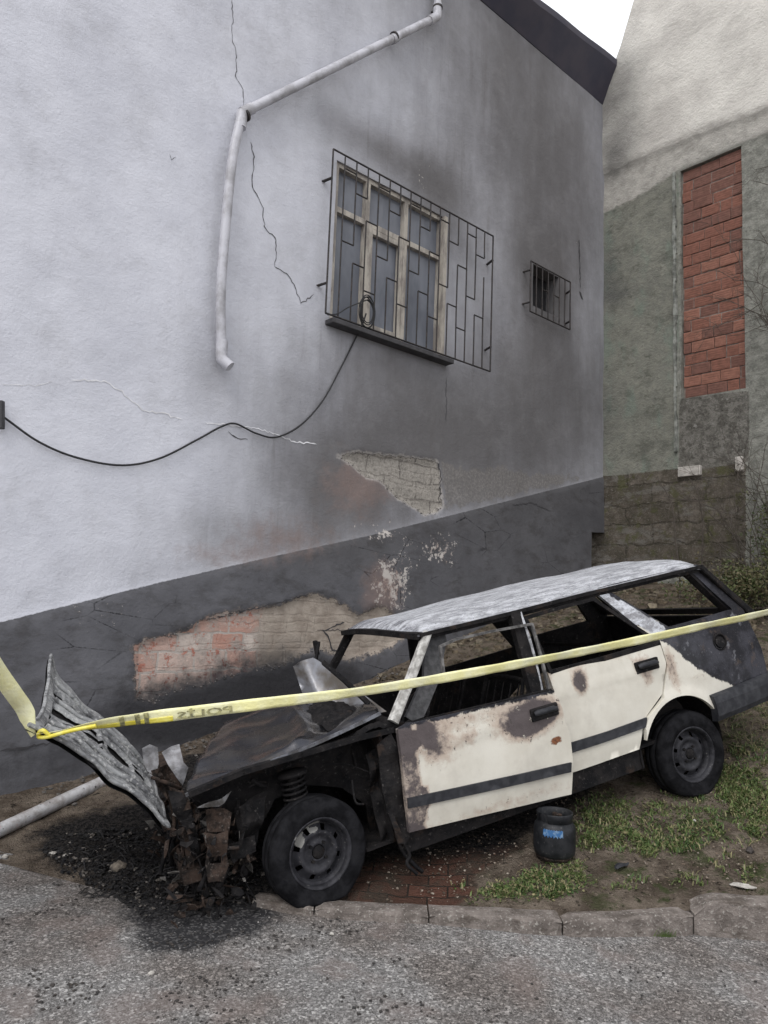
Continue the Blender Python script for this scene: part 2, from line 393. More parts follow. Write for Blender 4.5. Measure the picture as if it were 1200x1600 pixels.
for a, b in zip(kx[:-1], kx[1:]):
    a += .004; b -= .004; n = 14; dz = random.uniform(-.004, .004); rows = []
    for i in range(n+1):
        x = a+(b-a)*i/n; y = float(kerb_y(x)); h = kh(x)+dz; e = .012 if i in (0, n) else 0
        jz = noise.noise(Vector((x*7, 2, 0)))*.006; jy = noise.noise(Vector((x*6, 9, 0)))*.008
        prof = [(y+e+jy, -.05), (y+.003+e+jy, h-.014-e), (y+.006+jy, h-.004-e+jz), (y+.014+jy, h-e+jz), (y+.085, h+.002-e+jz), (y+.125, h-.004+jz), (y+.135, -.05)]
        rows.append([(x, py, pz) for py, pz in prof])
    k = len(rows[0]); v = [p for r in rows for p in r]
    f = [(i*k+j, (i+1)*k+j, (i+1)*k+j+1, i*k+j+1) for i in range(n) for j in range(k-1)]
    mb.add(v, f, False); mb.add(rows[0], [tuple(range(k))]); mb.add(rows[-1], [tuple(range(k))[::-1]])
tag(mb.build('kerb', KERBM), kind='structure')

# ================================================================== GREY BUILDING
bm4 = Matrix.Identity(4)
for i in range(3): bm4[i][0] = WD[i]; bm4[i][1] = WY[i]; bm4[i][2] = (0, 0, 1)[i]
bm4.translation = Vector(WP)
B = empty('grey_building', mat=bm4)
tag(B, 'tall grey rendered house wall stained by smoke, with a barred window and peeling plinth', 'building')
def PL(pts, off=0.): return [WL(u, v, off) for u, v in pts]
plinth_pts = sorted(PL([(0, 972), (120, 942), (250, 910), (400, 875), (580, 836), (700, 806), (800, 781), (930, 748)]))
plinth_pts = [(plinth_pts[0][0]-5, plinth_pts[0][1]-5*.27)]+plinth_pts+[(plinth_pts[-1][0]+3, plinth_pts[-1][1]+.8)]
PEELA = PL([(208, 1012), (228, 1000), (252, 996), (292, 984), (320, 966), (352, 958), (400, 951), (440, 944), (468, 932), (492, 927), (520, 936), (560, 962), (590, 946), (615, 958), (645, 985), (610, 1012), (570, 1024), (540, 1032), (500, 1012), (470, 1022), (440, 1040), (385, 1048), (340, 1062), (300, 1075), (270, 1078), (240, 1096), (213, 1092)])
PEELB = PL([(528, 712), (560, 707), (610, 712), (655, 716), (684, 722), (691, 792), (680, 801), (662, 803), (640, 788), (615, 772), (598, 752), (572, 744), (545, 722)])
PEELC = PL([(690, 722), (735, 735), (790, 730), (830, 742), (880, 742), (912, 747), (800, 775), (696, 795)])
WINP = PL([(527, 252), (690, 338)]); s0, s1 = WINP[0][0], WINP[1][0]
s0, s1 = WL(524, 300)[0], WL(692, 430)[0]; wz0, wz1 = 4.30, 5.98
sw0, sw1 = WL(832, 440)[0], WL(872, 470)[0]; swz0, swz1 = WL(830, 484)[1]+.06, WL(832, 410)[1]-.02
WIN = [(s0, wz0), (s1, wz0), (s1, wz1), (s0, wz1)]; SWIN = [(sw0, swz0), (sw1, swz0), (sw1, swz1), (sw0, swz1)]
ztop = WL(945, 167)[1]; zc0 = WL(925, 832)[1]
outer = [(-4, -.6), (S_END-.32, .5), (S_END-.32, zc0), (S_END, zc0+.02), (S_END, ztop), (-4, ztop)]
def blob(U, V, u, v, r, rz=None, off=0.):
    s, z = WL(u, v); rz = rz or r; return np.exp(-(((U-s)/r)**2+((V-z)/rz)**2))
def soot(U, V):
    a = .06+np.clip((U-.4)/5.4, 0, 1)*.44  # smoke stain ramp, with some of the corner shade painted in
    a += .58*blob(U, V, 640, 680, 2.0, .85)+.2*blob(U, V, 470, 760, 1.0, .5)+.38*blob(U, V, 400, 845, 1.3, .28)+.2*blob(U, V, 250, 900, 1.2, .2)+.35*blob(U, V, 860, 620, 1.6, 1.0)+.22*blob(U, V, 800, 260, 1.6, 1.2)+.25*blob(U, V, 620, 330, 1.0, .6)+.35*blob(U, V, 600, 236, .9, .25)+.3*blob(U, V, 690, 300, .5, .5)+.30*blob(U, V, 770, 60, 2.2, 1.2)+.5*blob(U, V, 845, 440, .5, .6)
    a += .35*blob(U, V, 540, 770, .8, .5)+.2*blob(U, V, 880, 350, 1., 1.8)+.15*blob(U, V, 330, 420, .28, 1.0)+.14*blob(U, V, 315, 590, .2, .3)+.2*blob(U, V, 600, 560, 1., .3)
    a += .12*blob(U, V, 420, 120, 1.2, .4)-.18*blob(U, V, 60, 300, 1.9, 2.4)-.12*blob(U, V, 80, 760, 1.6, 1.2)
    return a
def charw(U, V):
    return 1.1*blob(U, V, 450, 1080, 1.0, .42)+.25*blob(U, V, 600, 1110, 1.4, .3)+.75*blob(U, V, 260, 1110, .8, .25)+.3*blob(U, V, 420, 900, .9, .4)+.45*blob(U, V, 60, 1200, 1.5, .25)
def pinkw(U, V): return .9*blob(U, V, 560, 760, .55, .35)+.7*blob(U, V, 440, 840, .7, .25)+1.1*blob(U, V, 595, 925, .3, .35)+.5*blob(U, V, 330, 870, .6, .12)
def flakew(U, V): return .35*blob(U, V, 820, 735, .8, .12)+.4*blob(U, V, 905, 360, .2, .5)+1.*blob(U, V, 610, 915, .38, .4)+.8*blob(U, V, 690, 860, .45, .25)+.6*blob(U, V, 580, 830, .5, .12)+.45*blob(U, V, 150, 960, .5, .2)+.5*blob(U, V, 660, 280, .2, .3)+.25*blob(U, V, 600, 620, 1.5, .6)+.3*blob(U, V, 280, 950, .5, .2)
m = Mt('stained_render', .9, .12)
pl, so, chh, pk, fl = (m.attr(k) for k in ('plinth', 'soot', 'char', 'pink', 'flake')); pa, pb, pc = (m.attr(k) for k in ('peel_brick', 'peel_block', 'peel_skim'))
nb = m.noise(1.3, 5, .6); nm_ = m.noise(7, 6, .65); nf = m.noise(38, 5, .7); nst = m.noise(2.2, 5, .6, m.map(scale=(1, 1, .35)))
paint = m.mix(m.step(nb, .3, .7), (.585, .595, .65), (.675, .685, .74)); paint = m.mix(m.step(nf, .6, .78, 0, .5), paint, (.78, .78, .80)); paint = m.mix(m.step(m.noise(60, 4, .75), .66, .72, 0, .5), paint, (.30, .29, .30))
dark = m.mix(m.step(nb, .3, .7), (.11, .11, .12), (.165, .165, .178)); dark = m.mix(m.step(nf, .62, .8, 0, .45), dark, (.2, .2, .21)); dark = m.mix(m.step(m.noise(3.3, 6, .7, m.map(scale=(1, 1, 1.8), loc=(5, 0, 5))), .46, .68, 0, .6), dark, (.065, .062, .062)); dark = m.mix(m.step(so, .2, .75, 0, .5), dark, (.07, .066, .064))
vk = m.voro(1.7, m.map(scale=(1, 1, 2.4)), 'DISTANCE_TO_EDGE')
dark = m.mix(m.math('MULTIPLY', m.step(m.math('ADD', vk, m.math('MULTIPLY', nf, .06)), .045, .03), m.step(m.noise(.9, 3), .5, .6)), dark, (.03, .03, .033))
edge = m.step(m.math('ADD', pl, m.math('MULTIPLY', m.math('SUBTRACT', nf, .5), .02)), -.004, .006)
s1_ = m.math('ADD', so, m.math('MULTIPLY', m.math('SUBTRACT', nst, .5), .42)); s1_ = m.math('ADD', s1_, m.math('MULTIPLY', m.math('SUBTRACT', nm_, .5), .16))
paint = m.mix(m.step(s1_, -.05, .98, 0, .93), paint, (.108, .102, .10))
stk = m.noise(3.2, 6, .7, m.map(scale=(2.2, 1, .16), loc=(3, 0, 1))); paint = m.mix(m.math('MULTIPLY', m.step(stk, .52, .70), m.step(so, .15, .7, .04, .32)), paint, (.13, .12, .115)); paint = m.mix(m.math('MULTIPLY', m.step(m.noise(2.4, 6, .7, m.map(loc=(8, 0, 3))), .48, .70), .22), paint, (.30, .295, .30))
c = m.mix(edge, paint, dark)
c = m.mix(m.math('MULTIPLY', m.step(m.math('ADD', pk, m.math('MULTIPLY', m.math('SUBTRACT', nm_, .5), 1.2)), .25, 1.), .6), c, m.mix(nf, (.22, .15, .13), (.33, .25, .22)))
skim = m.step(m.math('ADD', pc, m.math('MULTIPLY', m.math('SUBTRACT', nm_, .5), .3)), -.02, .03); c = m.mix(m.math('MULTIPLY', skim, .65), c, m.mix(m.step(nf, .4, .7), (.17, .16, .15), (.30, .28, .26)))
fk = m.step(m.math('ADD', m.math('MULTIPLY', fl, .25), m.math('ADD', m.math('MULTIPLY', m.noise(24, 5, .75), .6), m.math('MULTIPLY', nm_, .4))), .70, .74)
c = m.mix(m.math('MULTIPLY', fk, .9), c, m.mix(m.step(nm_, .4, .6), (.33, .25, .22), (.62, .58, .54)))
bc, bf = m.brick(m.xz(.07), .31, .155, .012, (.50, .29, .23), (.64, .58, .52), (.48, .43, .39), -.1)
bc2 = m.mix(m.step(nm_, .42, .62), bc, (.43, .37, .33)); bc2 = m.mix(m.step(m.noise(14, 5, .7), .55, .63), bc2, (.45, .20, .15)); bc2 = m.mix(m.step(nf, .6, .7), bc2, (.6, .56, .52))
right = m.attr('beige'); bc2 = m.mix(right, bc2, m.mix(m.step(nm_, .35, .65), (.33, .28, .235), (.46, .40, .34)))
ma = m.math('ADD', pa, m.math('MULTIPLY', m.math('SUBTRACT', m.noise(9, 6, .7), .5), .22)); mask_a = m.step(ma, -.006, .006); rim_a = m.math('MULTIPLY', m.step(ma, -.03, -.006), m.math('SUBTRACT', 1., mask_a))
bcb, bfb = m.brick(m.xz(.10), .46, .19, .010, (.30, .28, .25), (.36, .335, .30), (.17, .155, .14))
bcb = m.mix(m.step(nm_, .42, .62, 0, .7), bcb, (.40, .37, .33)); bcb = m.mix(m.step(nf, .45, .7), bcb, (.2, .185, .165)); bcb = m.mix(m.step(m.noise(60, 3), .6, .7), bcb, (.45, .42, .38))
mb2 = m.math('ADD', pb, m.math('MULTIPLY', m.math('SUBTRACT', m.noise(10, 6, .7), .5), .10)); mask_b = m.step(mb2, -.005, .005); rim_b = m.math('MULTIPLY', m.step(mb2, -.035, -.005), m.math('SUBTRACT', 1., mask_b))
c = m.mix(m.math('MULTIPLY', rim_a, .5), c, (.26, .23, .21)); c = m.mix(mask_a, c, bc2); c = m.mix(m.math('MULTIPLY', rim_b, .7), c, (.46, .43, .40)); c = m.mix(mask_b, c, bcb)
cn = m.math('ADD', chh, m.math('MULTIPLY', m.math('SUBTRACT', nm_, .5), .7)); c = m.mix(m.step(cn, .25, .85, 0, .93), c, m.mix(nf, (.028, .028, .031), (.055, .054, .058)))
m.set('Base Color', c)
hh = m.math('ADD', m.math('MULTIPLY', nf, .45), m.math('ADD', m.math('MULTIPLY', m.noise(4.5, 6, .6), 1.), m.math('MULTIPLY', m.noise(1.8, 5, .65, m.map(scale=(1, 1, 1.5))), 1.2))); hh = m.math('ADD', hh, m.math('MULTIPLY', m.noise(130, 2), .1))
hh = m.math('SUBTRACT', hh, m.math('MULTIPLY', m.math('ADD', mask_a, mask_b), m.math('SUBTRACT', 1.5, m.math('MULTIPLY', m.math('ADD', m.noise(18, 6, .75), m.math('MULTIPLY', m.math('ADD', bf, bfb), -.5)), .8))))
m.set('Normal', m.bump(hh, .55, .018)); WALLM = m.m
def line_z(U): return np.interp(U, [p[0] for p in plinth_pts], [p[1] for p in plinth_pts])
beige = lambda U, V: np.clip((U-WL(395, 1000)[0])/.12, 0, 1)
def wall_fn(U, V):
    pa_ = np.maximum(sdist(U, V, PEELA), sdist(U, V, PEELB)); y = .032*np.clip((pa_+.01)/.03, 0, 1)
    und = np.array([noise.noise(Vector((a*.9, 0, b*.9)))*.016+noise.noise(Vector((a*3.1, 4, b*3.6)))*.004 for a, b in zip(U, V)])
    proud = np.where(V < line_z(U), -.012*np.clip((line_z(U)-V)/.03, 0, 1), 0)
    return np.c_[U, y+und+proud, V]
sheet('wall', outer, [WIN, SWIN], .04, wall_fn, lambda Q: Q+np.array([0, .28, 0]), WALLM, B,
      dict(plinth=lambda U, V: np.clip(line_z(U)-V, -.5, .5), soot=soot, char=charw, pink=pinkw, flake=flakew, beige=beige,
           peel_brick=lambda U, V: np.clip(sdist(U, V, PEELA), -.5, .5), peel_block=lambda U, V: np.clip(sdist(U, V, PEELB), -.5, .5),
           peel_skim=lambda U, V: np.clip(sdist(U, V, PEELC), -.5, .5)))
# cracks, as thin shadow-dark ribbons in the render
CRACK = simple('crack_dark', (.06, .058, .062), bump=0); LIGHTCRACK = simple('filler_white', (.86, .86, .88), bump=0)
def crack(px, wd, mat=CRACK, off=-.004, jitter=.01):
    pts = []
    P2 = PL(px)
    for a, b in zip(P2[:-1], P2[1:]):
        n = max(2, int(math.dist(a, b)/.03))
        for k in range(n): pts.append((a[0]+(b[0]-a[0])*k/n+random.uniform(-1, 1)*jitter, a[1]+(b[1]-a[1])*k/n+random.uniform(-1, 1)*jitter))
    pts.append(P2[-1]); V = []; n = len(pts)
    for i, (s, z) in enumerate(pts):
        q0 = pts[max(0, i-1)]; q1 = pts[min(n-1, i+1)]; t = np.array([q1[0]-q0[0], q1[1]-q0[1]]); t /= np.linalg.norm(t)+1e-9
        w_ = wd*random.uniform(.35, 1.)*(1 if 0 < i < n-1 else .15)*.5
        yb = float(wall_fn(np.array([s]), np.array([z]))[0][1])
        for sg in (-1, 1): V.append((s-t[1]*w_*sg, yb+off, z+t[0]*w_*sg))
    F = [(2*i, 2*i+1, 2*i+3, 2*i+2) for i in range(n-1)]
    mesh_obj('crack', V, F, mat, B)
crack([(363, 0), (362, 60), (368, 80), (368, 120), (378, 140), (380, 168)], .008)
crack([(392, 222), (396, 240), (395, 290), (410, 320), (414, 355), (432, 375), (430, 415), (455, 435), (470, 475), (490, 460)], .011)
crack([(684, 722), (688, 745), (688, 792)], .02)
crack([(800, 790), (830, 786), (860, 798)], .016)
crack([(355, 675), (372, 684), (388, 688)], .012); crack([(265, 240), (270, 250), (275, 245)], .01)
crack([(548, 1030), (520, 1015), (513, 995), (508, 985), (540, 972)], .02)
crack([(0, 1172), (50, 1165), (100, 1158), (180, 1150)], .02, off=-.008)
crack([(330, 966), (395, 951), (480, 928)], .014); crack([(497, 985), (540, 984)], .01); crack([(697, 590), (697, 660)], .010)
crack([(110, 592), (165, 596), (190, 612), (222, 640), (250, 645), (285, 655)], .014, LIGHTCRACK); crack([(0, 600), (60, 602), (85, 595)], .008, LIGHTCRACK)
crack([(320, 660), (400, 668), (460, 690), (495, 694)], .014, LIGHTCRACK); crack([(905, 375), (907, 450)], .03); crack([(906, 455), (911, 468)], .09)  # last two ribbons: recessed channel and dark spot, recess shade painted flat

# eaves -------------------------------------------------------------------
ROOFM = simple('dark_eave_metal', (.035, .035, .058), (.055, .050, .070), .6, 3., .2)
rows = []; eo = .62
eo, zeo = RL(968, 97); se = S_END-.015
V = []
ss = np.linspace(-4, se, 60)
for s in ss:
    wob = .008*math.sin(s*5.3+1)-min(.20, .10*(se-s))
    V += [(s, .28, ztop+.004), (s, -.004, ztop+.003), (s, -eo, zeo-.09+wob), (s, -eo-.005, zeo+wob), (s, .28, max(zeo, ztop)+.30)]
n = len(ss); F = [(i*5+j, i*5+(j+1) % 5, (i+1)*5+(j+1) % 5, (i+1)*5+j) for i in range(n-1) for j in range(5)] + [tuple(range(5)), tuple(range((n-1)*5, n*5))[::-1]]
mesh_obj('eave', V, F, ROOFM, B)
print('EAVE overhang', eo, 'end', se, 'S_END', S_END, 'ztop', ztop)

# main window ---------------------------------------------------------------
m = Mt('window_timber', .6, .4); nn = m.noise(8, 5, .7, m.map(scale=(1, 1, .3))); m.set('Base Color', m.mix(m.step(nn, .38, .62), (.50, .46, .40), (.26, .235, .21))); m.set('Normal', m.bump(m.noise(40, 3), .2, .003)); TIMB = m.m
m = Mt('sooty_glass', .22, .5); m.set('Base Color', m.mix(m.step(m.noise(2.5, 4, .6, m.map(scale=(1, 1, .4))), .35, .65), (.13, .14, .165), (.21, .225, .26))); GLASS = m.m
IRON = simple('dark_iron', (.018, .017, .018), (.045, .036, .033), .7, 30, .2)
Wd = mesh_obj('window', [(s0-.02, .16, wz0-.02), (s1+.02, .16, wz0-.02), (s1+.02, .16, wz1+.02), (s0-.02, .16, wz1+.02), (s0-.02, .17, wz0-.02), (s1+.02, .17, wz0-.02), (s1+.02, .17, wz1+.02), (s0-.02, .17, wz1+.02)],
              [(0, 1, 2, 3), (7, 6, 5, 4), (0, 4, 5, 1), (1, 5, 6, 2), (2, 6, 7, 3), (3, 7, 4, 0)], simple('room_dark', (.05, .05, .055), bump=0), B)
mb = MB(); sm1 = WL(573, 400)[0]; sm2 = WL(633, 430)[0]; ztr = WL(550, 335)[1]
fw = .048; yf = .055
mb.box(((s0+s1)/2, yf, wz0+fw/2), (s1-s0, .07, fw)); mb.box(((s0+s1)/2, yf, wz1-fw/2), (s1-s0, .07, fw))
for s in (s0+fw/2, s1-fw/2): mb.box((s, yf-.001, (wz0+wz1)/2), (fw, .072, wz1-wz0-.002))
for s in (sm1, sm2): mb.box((s, yf-.002, (wz0+wz1)/2), (fw*1.15, .074, wz1-wz0-2*fw+.01))
for a, b in ((s0, sm1), (sm1, sm2), (sm2, s1)): mb.box(((a+b)/2, yf+.001, ztr), (b-a-fw, .068, fw*1.2))
mb.box((s1-.01, .02, (wz0+wz1)/2), (.05, .12, wz1-wz0-.01))
mb.build('window_frame', TIMB, Wd)
mb = MB(); a, b = sm1+fw*.6, sm2-fw*.6
for s in (a+.03, b-.03): mb.box((s, yf-.012, (wz0+fw+ztr-fw*.6)/2), (.055, .05, ztr-wz0-fw*1.7))
for z in (wz0+fw+.035, ztr-fw*.6-.035): mb.box(((a+b)/2, yf-.013, z), (b-a, .05, .055))
mb.build('casement', TIMB, Wd)
for a, b in ((s0+fw, sm1-fw*.6), (sm1+fw*.6, sm2-fw*.6), (sm2+fw*.6, s1-fw)):
    for z0_, z1_ in ((wz0+fw, ztr-fw*.6), (ztr+fw*.6, wz1-fw)):
        mb = MB(); mb.box(((a+b)/2, .08, (z0_+z1_)/2), (b-a+.01, .006, z1_-z0_+.01)); mb.build('pane', GLASS, Wd)
mb = MB(); mb.box(((s0+s1)/2+.02, -.05, wz0-.045), (s1-s0+.14, .16, .05), bev=.006); mb.build('window_sill', simple('sill_stone', (.06, .058, .062), bump=.3), Wd)
def grille(sa, sb, za, zb, y, bars, parent, name='grille', w_=.017):
    mb = MB(); L = sb-sa
    def rod(p, q, t=w_): mb.tube([(p[0], y+random.uniform(-.002, .002), p[1]), ((p[0]+q[0])/2+random.uniform(-.003, .003), y, (p[1]+q[1])/2), (q[0], y, q[1])], t/2, 5)
    rod((sa, za), (sb, za), .02); rod((sa, zb), (sb, zb), .02); rod((sa, za), (sa, zb), .02); rod((sb, za), (sb, zb), .02)
    xs_ = [sa+L*(i+1)/(bars+1) for i in range(bars)]
    H = zb-za
    for i, x in enumerate(xs_):
        if bars > 8:
            k = i % 3
            if k == 0: rod((x, za), (x, zb))
            elif k == 1: rod((x, za), (x, za+H*.36)); rod((x, za+H*.47), (x, zb))
            else: rod((x, za), (x, za+H*.66)); rod((x, za+H*.80), (x, zb))
            if i+1 < len(xs_):
                for h_ in {0: (.47, .92), 1: (.36, .80), 2: (.66, .22)}[k]: rod((x, za+H*h_), (xs_[i+1], za+H*h_))
        else:
            rod((x, za), (x, zb))
    if bars <= 8:
        for i in range(0, bars-1, 2): rod((xs_[i+1], za+H*.55), (xs_[min(i+2, bars-1)], za+H*.55))
    for z in (za+H*.18, zb-H*.18):
        for s, sg in ((sa, -1), (sb, 1)): mb.bar((s, y, z), (s+sg*.04, .03, z-.01), .03, .012, up=(0, 0, 1))
    return mb.build(name, IRON, parent)
gs0, gs1 = WL(510, 300)[0]-.02, WL(760, 470)[0]-.03
G1 = grille(gs0, gs1, 4.30, 5.99, -.11, 15, B)
gr0, gr1 = WL(829, 440, -.1)[0], WL(891, 470, -.1)[0]; grz0, grz1 = WL(828, 486, -.1)[1], WL(832, 409, -.1)[1]
SW = mesh_obj('small_window', [(sw0-.02, .2, swz0-.02), (sw1+.02, .2, swz0-.02), (sw1+.02, .2, swz1+.02), (sw0-.02, .2, swz1+.02), (sw0-.02, .21, swz0-.02), (sw1+.02, .21, swz0-.02), (sw1+.02, .21, swz1+.02), (sw0-.02, .21, swz1+.02)],
              [(0, 1, 2, 3), (7, 6, 5, 4), (0, 4, 5, 1), (1, 5, 6, 2), (2, 6, 7, 3), (3, 7, 4, 0)], simple('room_black', (.02, .02, .022), bump=0), B)
grille(gr0, gr1, grz0, grz1, -.10, 6, SW)

# drain pipe ----------------------------------------------------------------
m = Mt('grey_pvc', .45, .5); nn = m.noise(5, 5, .65); m.set('Base Color', m.mix(m.step(nn, .4, .68), (.52, .52, .56), (.32, .315, .33))); PVC = m.m
DP = empty('pipe_anchor') if False else None
def W3(u, v, off): s, z = WL(u, v, off); return (s, off, z)
mb = MB(); a_ = W3(683, 26, -.10); b_ = W3(378, 177, -.10); top = (a_[0]+.0, -.10, ztop-.02)
mb.tube([top, (a_[0], -.10, a_[2]+.05)], .042, 14); mb.tube([a_, b_], .043, 14)
p1, p2, p3 = b_, W3(352, 360, -.11), W3(346, 550, -.08)
mb.tube(spline([p1, W3(363, 250, -.11), p2, W3(345, 460, -.10), p3], 8), .043, 14)
dp = mb.build('drain_pipe', PVC, B)
mb = MB()
for (p, q) in ((a_, b_),):
    d = np.array(q)-np.array(p); d /= np.linalg.norm(d); p = np.array(p); q = np.array(q)
    mid = np.array(W3(616, 60, -.10))
    for c0, L_ in ((p+d*.1, .16), (q-d*.07, .14), (mid, .10)):
        mc = MB(); mc.tube([c0-d*L_/2, c0+d*L_/2], .0505, 14); mc.build('coupling', PVC, dp)
    mb.tube([np.array(a_)+np.array([0, 0, .16]), np.array(a_)+np.array([0, 0, .06]), a_, p+d*.06], .050, 14)
    mc = MB(); mc.tube([q-d*.05, q, q+(np.array(W3(376, 200, -.1))-q)], .051, 14); mc.build('coupling', PVC, dp)
mb.build('coupling', PVC, dp)
mb = MB(); e = np.array(p3); mb.tube([e+(0, 0, .10), e, e+np.array([.0, -.005, -.06]), e+np.array([.06, -.06, -.13])], [.052, .052, .05, .048], 14); mb.build('elbow', PVC, dp)
for uv in ((616, 58), (383, 180), (684, 12)):
    mb = MB(); p = np.array(W3(*uv, -.10)); mb.tube([p+(0, .1, 0), p+(0, .02, 0)], .012, 6); d = np.array(b_)-np.array(a_) if uv[0] < 680 else np.array([0, 0, 1.]); d = d/np.linalg.norm(d); mb.tube([p-d*.012, p+d*.012], .057, 14); mb.build('pipe_clamp', IRON, dp)

# ================================================================== NEIGHBOUR BUILDING
nm4 = Matrix.Identity(4)
for i in range(3): nm4[i][0] = RD[i]; nm4[i][1] = RY[i]; nm4[i][2] = (0, 0, 1)[i]
nm4.translation = Vector(RP)
N = empty('neighbour_building', mat=nm4)
tag(N, 'weathered cream and green concrete side wall with a bricked-up red panel', 'building')
def PR(pts, off=0.): return [RL(u, v, off) for u, v in pts]
BR = [RL(1062, 270), RL(1158, 225), RL(1165, 608), RL(1066, 622)]
bt0, bt1 = (BR[0][0]+BR[3][0])/2, (BR[1][0]+BR[2][0])/2; bz0 = (BR[3][1]+BR[2][1])/2; bz1 = (BR[0][1]+BR[1][1])/2
print('brick', bt0, bt1, bz0, bz1)
BRP = [(bt0, bz0), (bt1, bz0), (bt1, bz1), (bt0, bz1)]
ledge = sorted(PR([(948, 272), (1010, 246), (1090, 213), (1180, 180)])); lz = ledge[0][1]
ledge = [(-.8, ledge[0][1]-.02)]+ledge+[(9, ledge[-1][1]+.1)]
beam = sorted(PR([(948, 333), (1000, 308), (1060, 266)])); beam = [(-.8, beam[0][1])]+beam+[(9, beam[-1][1]+.1)]
GREEN = PR([(944, 320), (1061, 262), (1060, 738), (940, 748)]); ROWS = PR([(900, 748), (1166, 722), (1166, 900), (890, 900)])
ROUGH = PR([(1062, 624), (1170, 610), (1170, 722), (1060, 738)])
m = Mt('weathered_concrete', .92, .1)
lg, bmn, gr, rw, rg = (m.attr(k) for k in ('above_ledge', 'above_beam', 'green', 'rows', 'rough')); rt = m.attr('soot')
n1 = m.noise(1.5, 6, .65); n2 = m.noise(8, 6, .7); n3 = m.noise(40, 5, .7); nh = m.noise(3, 5, .6, m.map(scale=(.6, 1, 3)))
up_ = m.mix(m.step(n1, .35, .68), (.70, .675, .62), (.54, .515, .475)); up_ = m.mix(m.step(n3, .58, .72, 0, .6), up_, (.30, .29, .26)); up_ = m.mix(m.step(nh, .55, .75, 0, .5), up_, (.36, .345, .31))
low = m.mix(m.step(n2, .35, .65), (.30, .30, .265), (.17, .17, .15)); low = m.mix(m.step(n3, .5, .7, 0, .5), low, (.10, .10, .088)); low = m.mix(m.step(m.noise(70, 2), .62, .7, 0, .5), low, (.42, .42, .38))
grc = m.mix(m.step(n2, .3, .7), (.19, .19, .165), (.25, .25, .21)); grc = m.mix(m.step(m.noise(2.1, 5, .6, m.map(scale=(1.3, 1, .7), loc=(1.2, 0, .4))), .50, .64, 0, .6), grc, (.19, .235, .195)); grc = m.mix(m.step(m.noise(2.6, 7, .75, m.map(scale=(.9, 1, 1.3))), .48, .66, 0, .65), grc, (.10, .10, .085)); grc = m.mix(m.step(m.noise(5, 6, .75, m.map(scale=(.8, 1, 1.3), loc=(3, 3, 1))), .56, .68, 0, .6), grc, (.07, .07, .058)); grc = m.mix(m.step(n3, .58, .7, 0, .5), grc, (.26, .27, .23))
st, sf = m.brick(m.xz(.16), .74, .27, .014, (.115, .098, .08), (.18, .155, .13), (.07, .06, .05)); st = m.mix(m.step(n2, .36, .6, 0, .85), st, (.07, .062, .047)); st = m.mix(m.step(n3, .54, .66, 0, .7), st, (.21, .195, .17)); st = m.mix(m.step(m.noise(3.4, 6, .75, m.map(scale=(.5, 1, 1.6), loc=(2, 2, 8))), .5, .6, 0, .7), st, (.17, .16, .145)); st = m.mix(m.step(m.noise(5, 5, .7, m.map(loc=(7, 0, 2))), .52, .64, 0, .7), st, (.085, .088, .038)); st = m.mix(m.step(m.noise(2.2, 6, .7, m.map(loc=(1, 0, 6))), .5, .65, 0, .7), st, (.055, .048, .038))
band = m.mix(m.step(n2, .35, .7), (.48, .46, .42), (.34, .325, .295))
nn = m.math('MULTIPLY', m.math('SUBTRACT', n2, .5), .16)
c = low; c = m.mix(m.step(m.math('ADD', gr, nn), -.01, .02), c, grc)
c = m.mix(m.step(m.math('ADD', bmn, nn), -.02, .03), c, band); c = m.mix(m.step(m.math('ADD', lg, m.math('MULTIPLY', nn, .3)), -.01, .01), c, up_)
c = m.mix(m.step(m.math('ADD', rw, m.math('MULTIPLY', nn, .6)), -.01, .01), c, st)
rc = m.mix(m.step(n2, .4, .62), (.20, .19, .17), (.10, .095, .083)); rc = m.mix(m.step(n3, .52, .66, 0, .8), rc, (.055, .052, .045)); rc = m.mix(m.step(m.noise(11, 5, .7, m.map(loc=(9, 9, 0))), .58, .66, 0, .7), rc, (.27, .26, .24)); c = m.mix(m.step(rg, -.01, .01), c, rc)
c = m.mix(m.step(m.math('ADD', rt, m.math('MULTIPLY', m.math('SUBTRACT', n1, .5), .5)), .1, 1., 0, .85), c, (.10, .10, .098))
m.set('Base Color', c)
m.set('Normal', m.bump(m.math('SUBTRACT', m.math('ADD', m.math('MULTIPLY', n2, .8), m.math('MULTIPLY', n3, .5)), m.math('MULTIPLY', m.math('MULTIPLY', sf, m.step(rw, 0, .01)), .6)), .9, .035)); NWM = m.m
hf = lambda L: (lambda U: np.interp(U, [p[0] for p in L], [p[1] for p in L]))
lf, bf_ = hf(ledge), hf(beam)
def nw_fn(U, V):
    y = -.05*np.clip((V-lf(U))/.02+.5, 0, 1) - .02*np.clip((V-bf_(U))/.03+.5, 0, 1)
    y = y+np.array([noise.noise(Vector((a*1.2, 5, b*1.2)))*.03+noise.noise(Vector((a*5, 5, b*5)))*.008 for a, b in zip(U, V)])
    return np.c_[U, y, V]
e0 = RL(966, 98); e1 = RL(1003, -30)
nout = [(-1.0, .3), (7, .3), (7, 14), (e1[0]+.6, 14), e1, (e0[0]+.1, e0[1]+.25), e0, (e0[0]-.04, e0[1]-.02), (-1.0, e0[1]-.02)]
def nsoot(U, V):
    r = 0
    for u, v, a, rs, rz in ((975, 150, .75, .5, 1.1), (955, 260, .4, .5, .5), (950, 430, .6, .3, .6), (1000, 450, .35, 1., .15), (945, 640, .55, .5, .8)):
        t, z = RL(u, v); r = r+a*np.exp(-(((U-t)/rs)**2+((V-z)/rz)**2))
    return r
